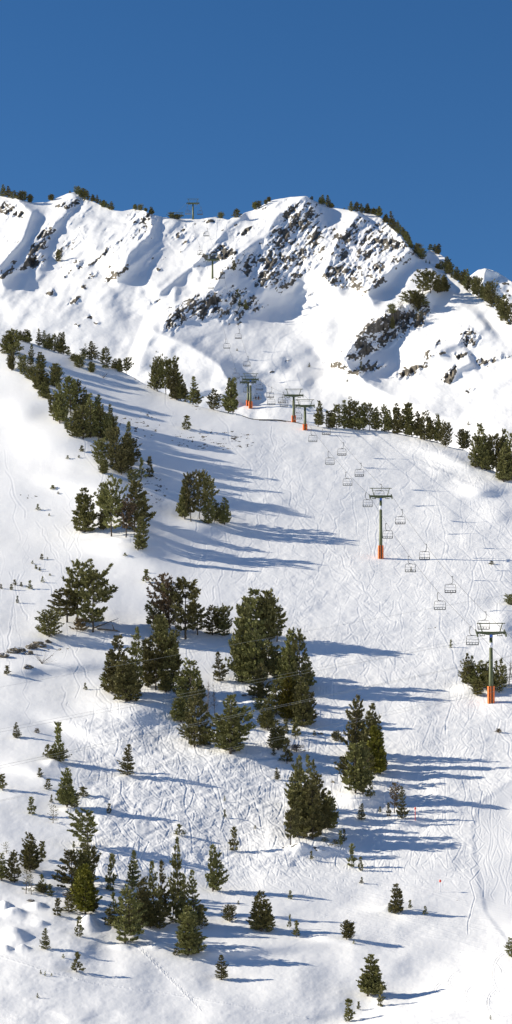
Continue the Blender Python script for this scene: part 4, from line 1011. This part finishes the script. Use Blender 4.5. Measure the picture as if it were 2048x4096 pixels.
def on_rope(side, y):
    best = None
    pts = ropes[side]
    rows = [HZ - q.z / (q.y * K) for q in pts]
    for a in range(len(pts) - 1):
        if (rows[a] - y) * (rows[a + 1] - y) <= 0 and rows[a] != rows[a + 1]:
            t = (y - rows[a]) / (rows[a + 1] - rows[a]); best = pts[a].lerp(pts[a + 1], t)
    return best
CH = [  # side, grip row, x range guard, label
 (0, 1718, "grey", "just below the short crest tower"), (0, 1807, "grey", "second below the short crest tower"), (0, 1889, "grey", "third below the short crest tower"),
 (0, 1972, "grey", "beside the left arm of the mid-piste tower"), (0, 2095, "grey", "just below the mid-piste tower"), (0, 2226, "grey", "crossing the mid-piste tower's shadow"),
 (0, 2372, "grey", "midway between the two tallest towers"), (0, 2508, "grey", "beside the left arm of the largest tower"), (0, 2672, "grey", "at the right picture edge below the largest tower"),
 (1, 1690, "dark", "just below the crest towers"), (1, 1771, "dark", "second below the crest towers"), (1, 1853, "dark", "third below the crest towers"),
 (1, 1937, "dark", "seen through the mid-piste tower's top frame"), (1, 2039, "dark", "just below the mid-piste tower"), (1, 2177, "dark", "above the mid-piste tower's shadow"),
 (1, 2306, "dark", "midway between the two tallest towers"), (1, 2448, "dark", "seen through the largest tower's top frame"),
 (0, 1474, "grey", "just above the overlapping towers"), (0, 1356, "grey", "at the foot of the rocky mountain face"), (0, 1118, "grey", "just below the tower by the dark rock"), (0, 986, "grey", "above the tower by the dark rock"),
 (1, 1426, "dark", "just above the overlapping towers"), (1, 1317, "dark", "at the foot of the bowl"), (1, 1078, "dark", "just below the tower by the dark rock"), (1, 912, "dark", "under the ridge-top tower"),
 (0, 826, "grey", "against the sky beside the ridge-top tower"), (1, 828, "dark", "against the sky beside the ridge-top tower"),
]
GAP = [(0, 987, 1548), (0, 1028, 1572), (0, 1083, 1588), (0, 1134, 1592), (0, 1188, 1640), (1, 1040, 1538), (1, 1083, 1558), (1, 1130, 1571), (1, 1187, 1583)]
NMG = {(0, 0): "nearest the overlapping towers", (0, 1): "carrying two skiers", (0, 2): "third from the overlapping towers", (0, 3): "fourth from the overlapping towers", (0, 4): "behind the mast of the crest tower",
       (1, 0): "nearest the overlapping towers", (1, 1): "second from the overlapping towers", (1, 2): "third from the overlapping towers", (1, 3): "fourth from the overlapping towers"}
def add_chair(side, p, lab):
    e = empty('lift_chair', p, RND.uniform(-.06, .06)); tag(e, lab, 'lift chair', 'chairs hanging on the chairlift')
    for nm, me in PROTO[side]: link(nm, me, e)
    return e
words = {0: 'left', 1: 'right'}
for side, y, shade, where in CH:
    p = on_rope(side, y)
    if p is None: print('no rope', side, y); continue
    add_chair(side, p, "empty %s chair on the %s rope %s" % (shade, words[side], where))
cnt = {0: 0, 1: 0}; skier_chair = None
for side, x, y in GAP:
    pts = ropes[side]; best = None
    for a in range(len(pts) - 1):
        xa = 1024 + pts[a].x / (pts[a].y * K); xb = 1024 + pts[a + 1].x / (pts[a + 1].y * K)
        if (xa - x) * (xb - x) <= 0 and xa != xb and 440 < pts[a].y < 700:
            t = (x - xa) / (xb - xa); best = pts[a].lerp(pts[a + 1], t)
    k = cnt[side]; cnt[side] += 1
    nm = NMG[(side, k)]
    if best is None: print('no gap rope', side, x); continue
    c = add_chair(side, best, ("grey" if side == 0 else "dark") + " lift chair on the %s rope %s" % (words[side], nm))
    if (side, k) == (0, 1): skier_chair = best

# two seated skiers
def skier(p, lab, col, colp):
    """one continuous body grown from a skeleton, seated, facing the viewer"""
    V = [(0, 0, 0), (0, .02, .28), (0, .0, .50), (0, -.02, .62), (0, -.04, .78), (-.12, -.02, 0), (-.14, -.42, .02), (-.14, -.46, -.44), (-.14, -.60, -.50), (.12, -.02, 0), (.14, -.42, .02), (.14, -.46, -.44), (.14, -.60, -.50),
         (-.20, .0, .48), (-.27, -.10, .22), (-.20, -.36, .12), (.20, .0, .48), (.27, -.10, .22), (.20, -.36, .12)]
    E = [(0, 1), (1, 2), (2, 3), (3, 4), (0, 5), (5, 6), (6, 7), (7, 8), (0, 9), (9, 10), (10, 11), (11, 12), (2, 13), (13, 14), (14, 15), (2, 16), (16, 17), (17, 18)]
    R_ = [.17, .17, .16, .07, .11, .11, .085, .07, .06, .11, .085, .07, .06, .085, .065, .05, .085, .065, .05]
    me = bpy.data.meshes.new('person'); me.from_pydata(V, E, []); me.update(); me.materials.append(simple_mat('jacket', col, .7))
    o = bpy.data.objects.new('person', me); COL.objects.link(o); o.location = p
    sk = o.modifiers.new('skin', 'SKIN'); me.skin_vertices[0] if me.skin_vertices else None
    for i, r in enumerate(R_): me.skin_vertices[0].data[i].radius = (r, r)
    me.skin_vertices[0].data[0].use_root = True
    sb = o.modifiers.new('sub', 'SUBSURF'); sb.levels = 1; sb.render_levels = 1
    tag(o, lab, 'person', 'skiers riding the chairlift')
    mb = MB(); mb.tube([(0, -.04, .70), (0, -.04, .76), (0, -.04, .88), (0, -.04, .95)], [.10, .135, .13, .05], 10); link('helmet', mb.mesh('helmet', simple_mat('helmet', colp, .4), True), o)
    for s, k in ((-1, 'left'), (1, 'right')):
        mb = MB(); mb.box((s * .14, -.62, -.56), (.09, 1.6, .03), Matrix.Rotation(.25, 3, 'X')); q = link('ski', mb.mesh('ski', M_DARK), o)
    return o
if skier_chair is not None:
    skier(skier_chair + Vector((-.38, -.28, -3.08)), "seated skier in dark clothes on the lift chair, left one of two", (.06, .05, .05), (.03, .03, .03))
    skier(skier_chair + Vector((.48, -.28, -3.08)), "seated skier in reddish brown jacket on the lift chair, right one of two", (.16, .08, .06), (.05, .05, .06))

# ------------------------------------------------------------------ pale wires crossing in front
def wire(x0, y0, x1, y1, D0_, D1_, lab, r=.012, dz=0.0):
    xa, xb = -500, 2700
    f = lambda x: (y0 + (y1 - y0) * (x - x0) / (x1 - x0), D0_ + (D1_ - D0_) * (x - x0) / (x1 - x0))
    pts = []
    for k in range(25):
        x = xa + (xb - xa) * k / 24; y, D = f(x); t = (x - x0) / (x1 - x0)
        y += -22 * (1 - (2 * t - 1) ** 2) * -1 * .0 + dz
        pts.append(space(x, y, D))
    mb = MB(); mb.tube(pts, r, 4); o = link('overhead_wire', mb.mesh('overhead_wire', M_WIRE)); tag(o, lab, 'wire', 'pale wires crossing the slope')
wire(442, 2668, 1055, 2556, 225, 235, "single pale wire, uppermost of those crossing the dark tree clumps")
wire(681, 2785, 1266, 2672, 225, 235, "pale wire, upper one of the upper pair crossing the centre clump")
wire(681, 2797, 1266, 2684, 225, 235, "pale wire, lower one of the upper pair crossing the centre clump", .016)
wire(741, 2903, 1303, 2782, 220, 230, "pale wire, upper one of the lower pair crossing the centre clump", .016)
wire(741, 2911, 1303, 2788, 220, 230, "pale wire, lower one of the lower pair crossing the centre clump", .014)
wire(1095, 2952, 1490, 2862, 215, 222, "pale wire, upper one of the lowest pair crossing the right-centre clump")
wire(1095, 2962, 1490, 2874, 215, 222, "pale wire, lower one of the lowest pair crossing the right-centre clump")
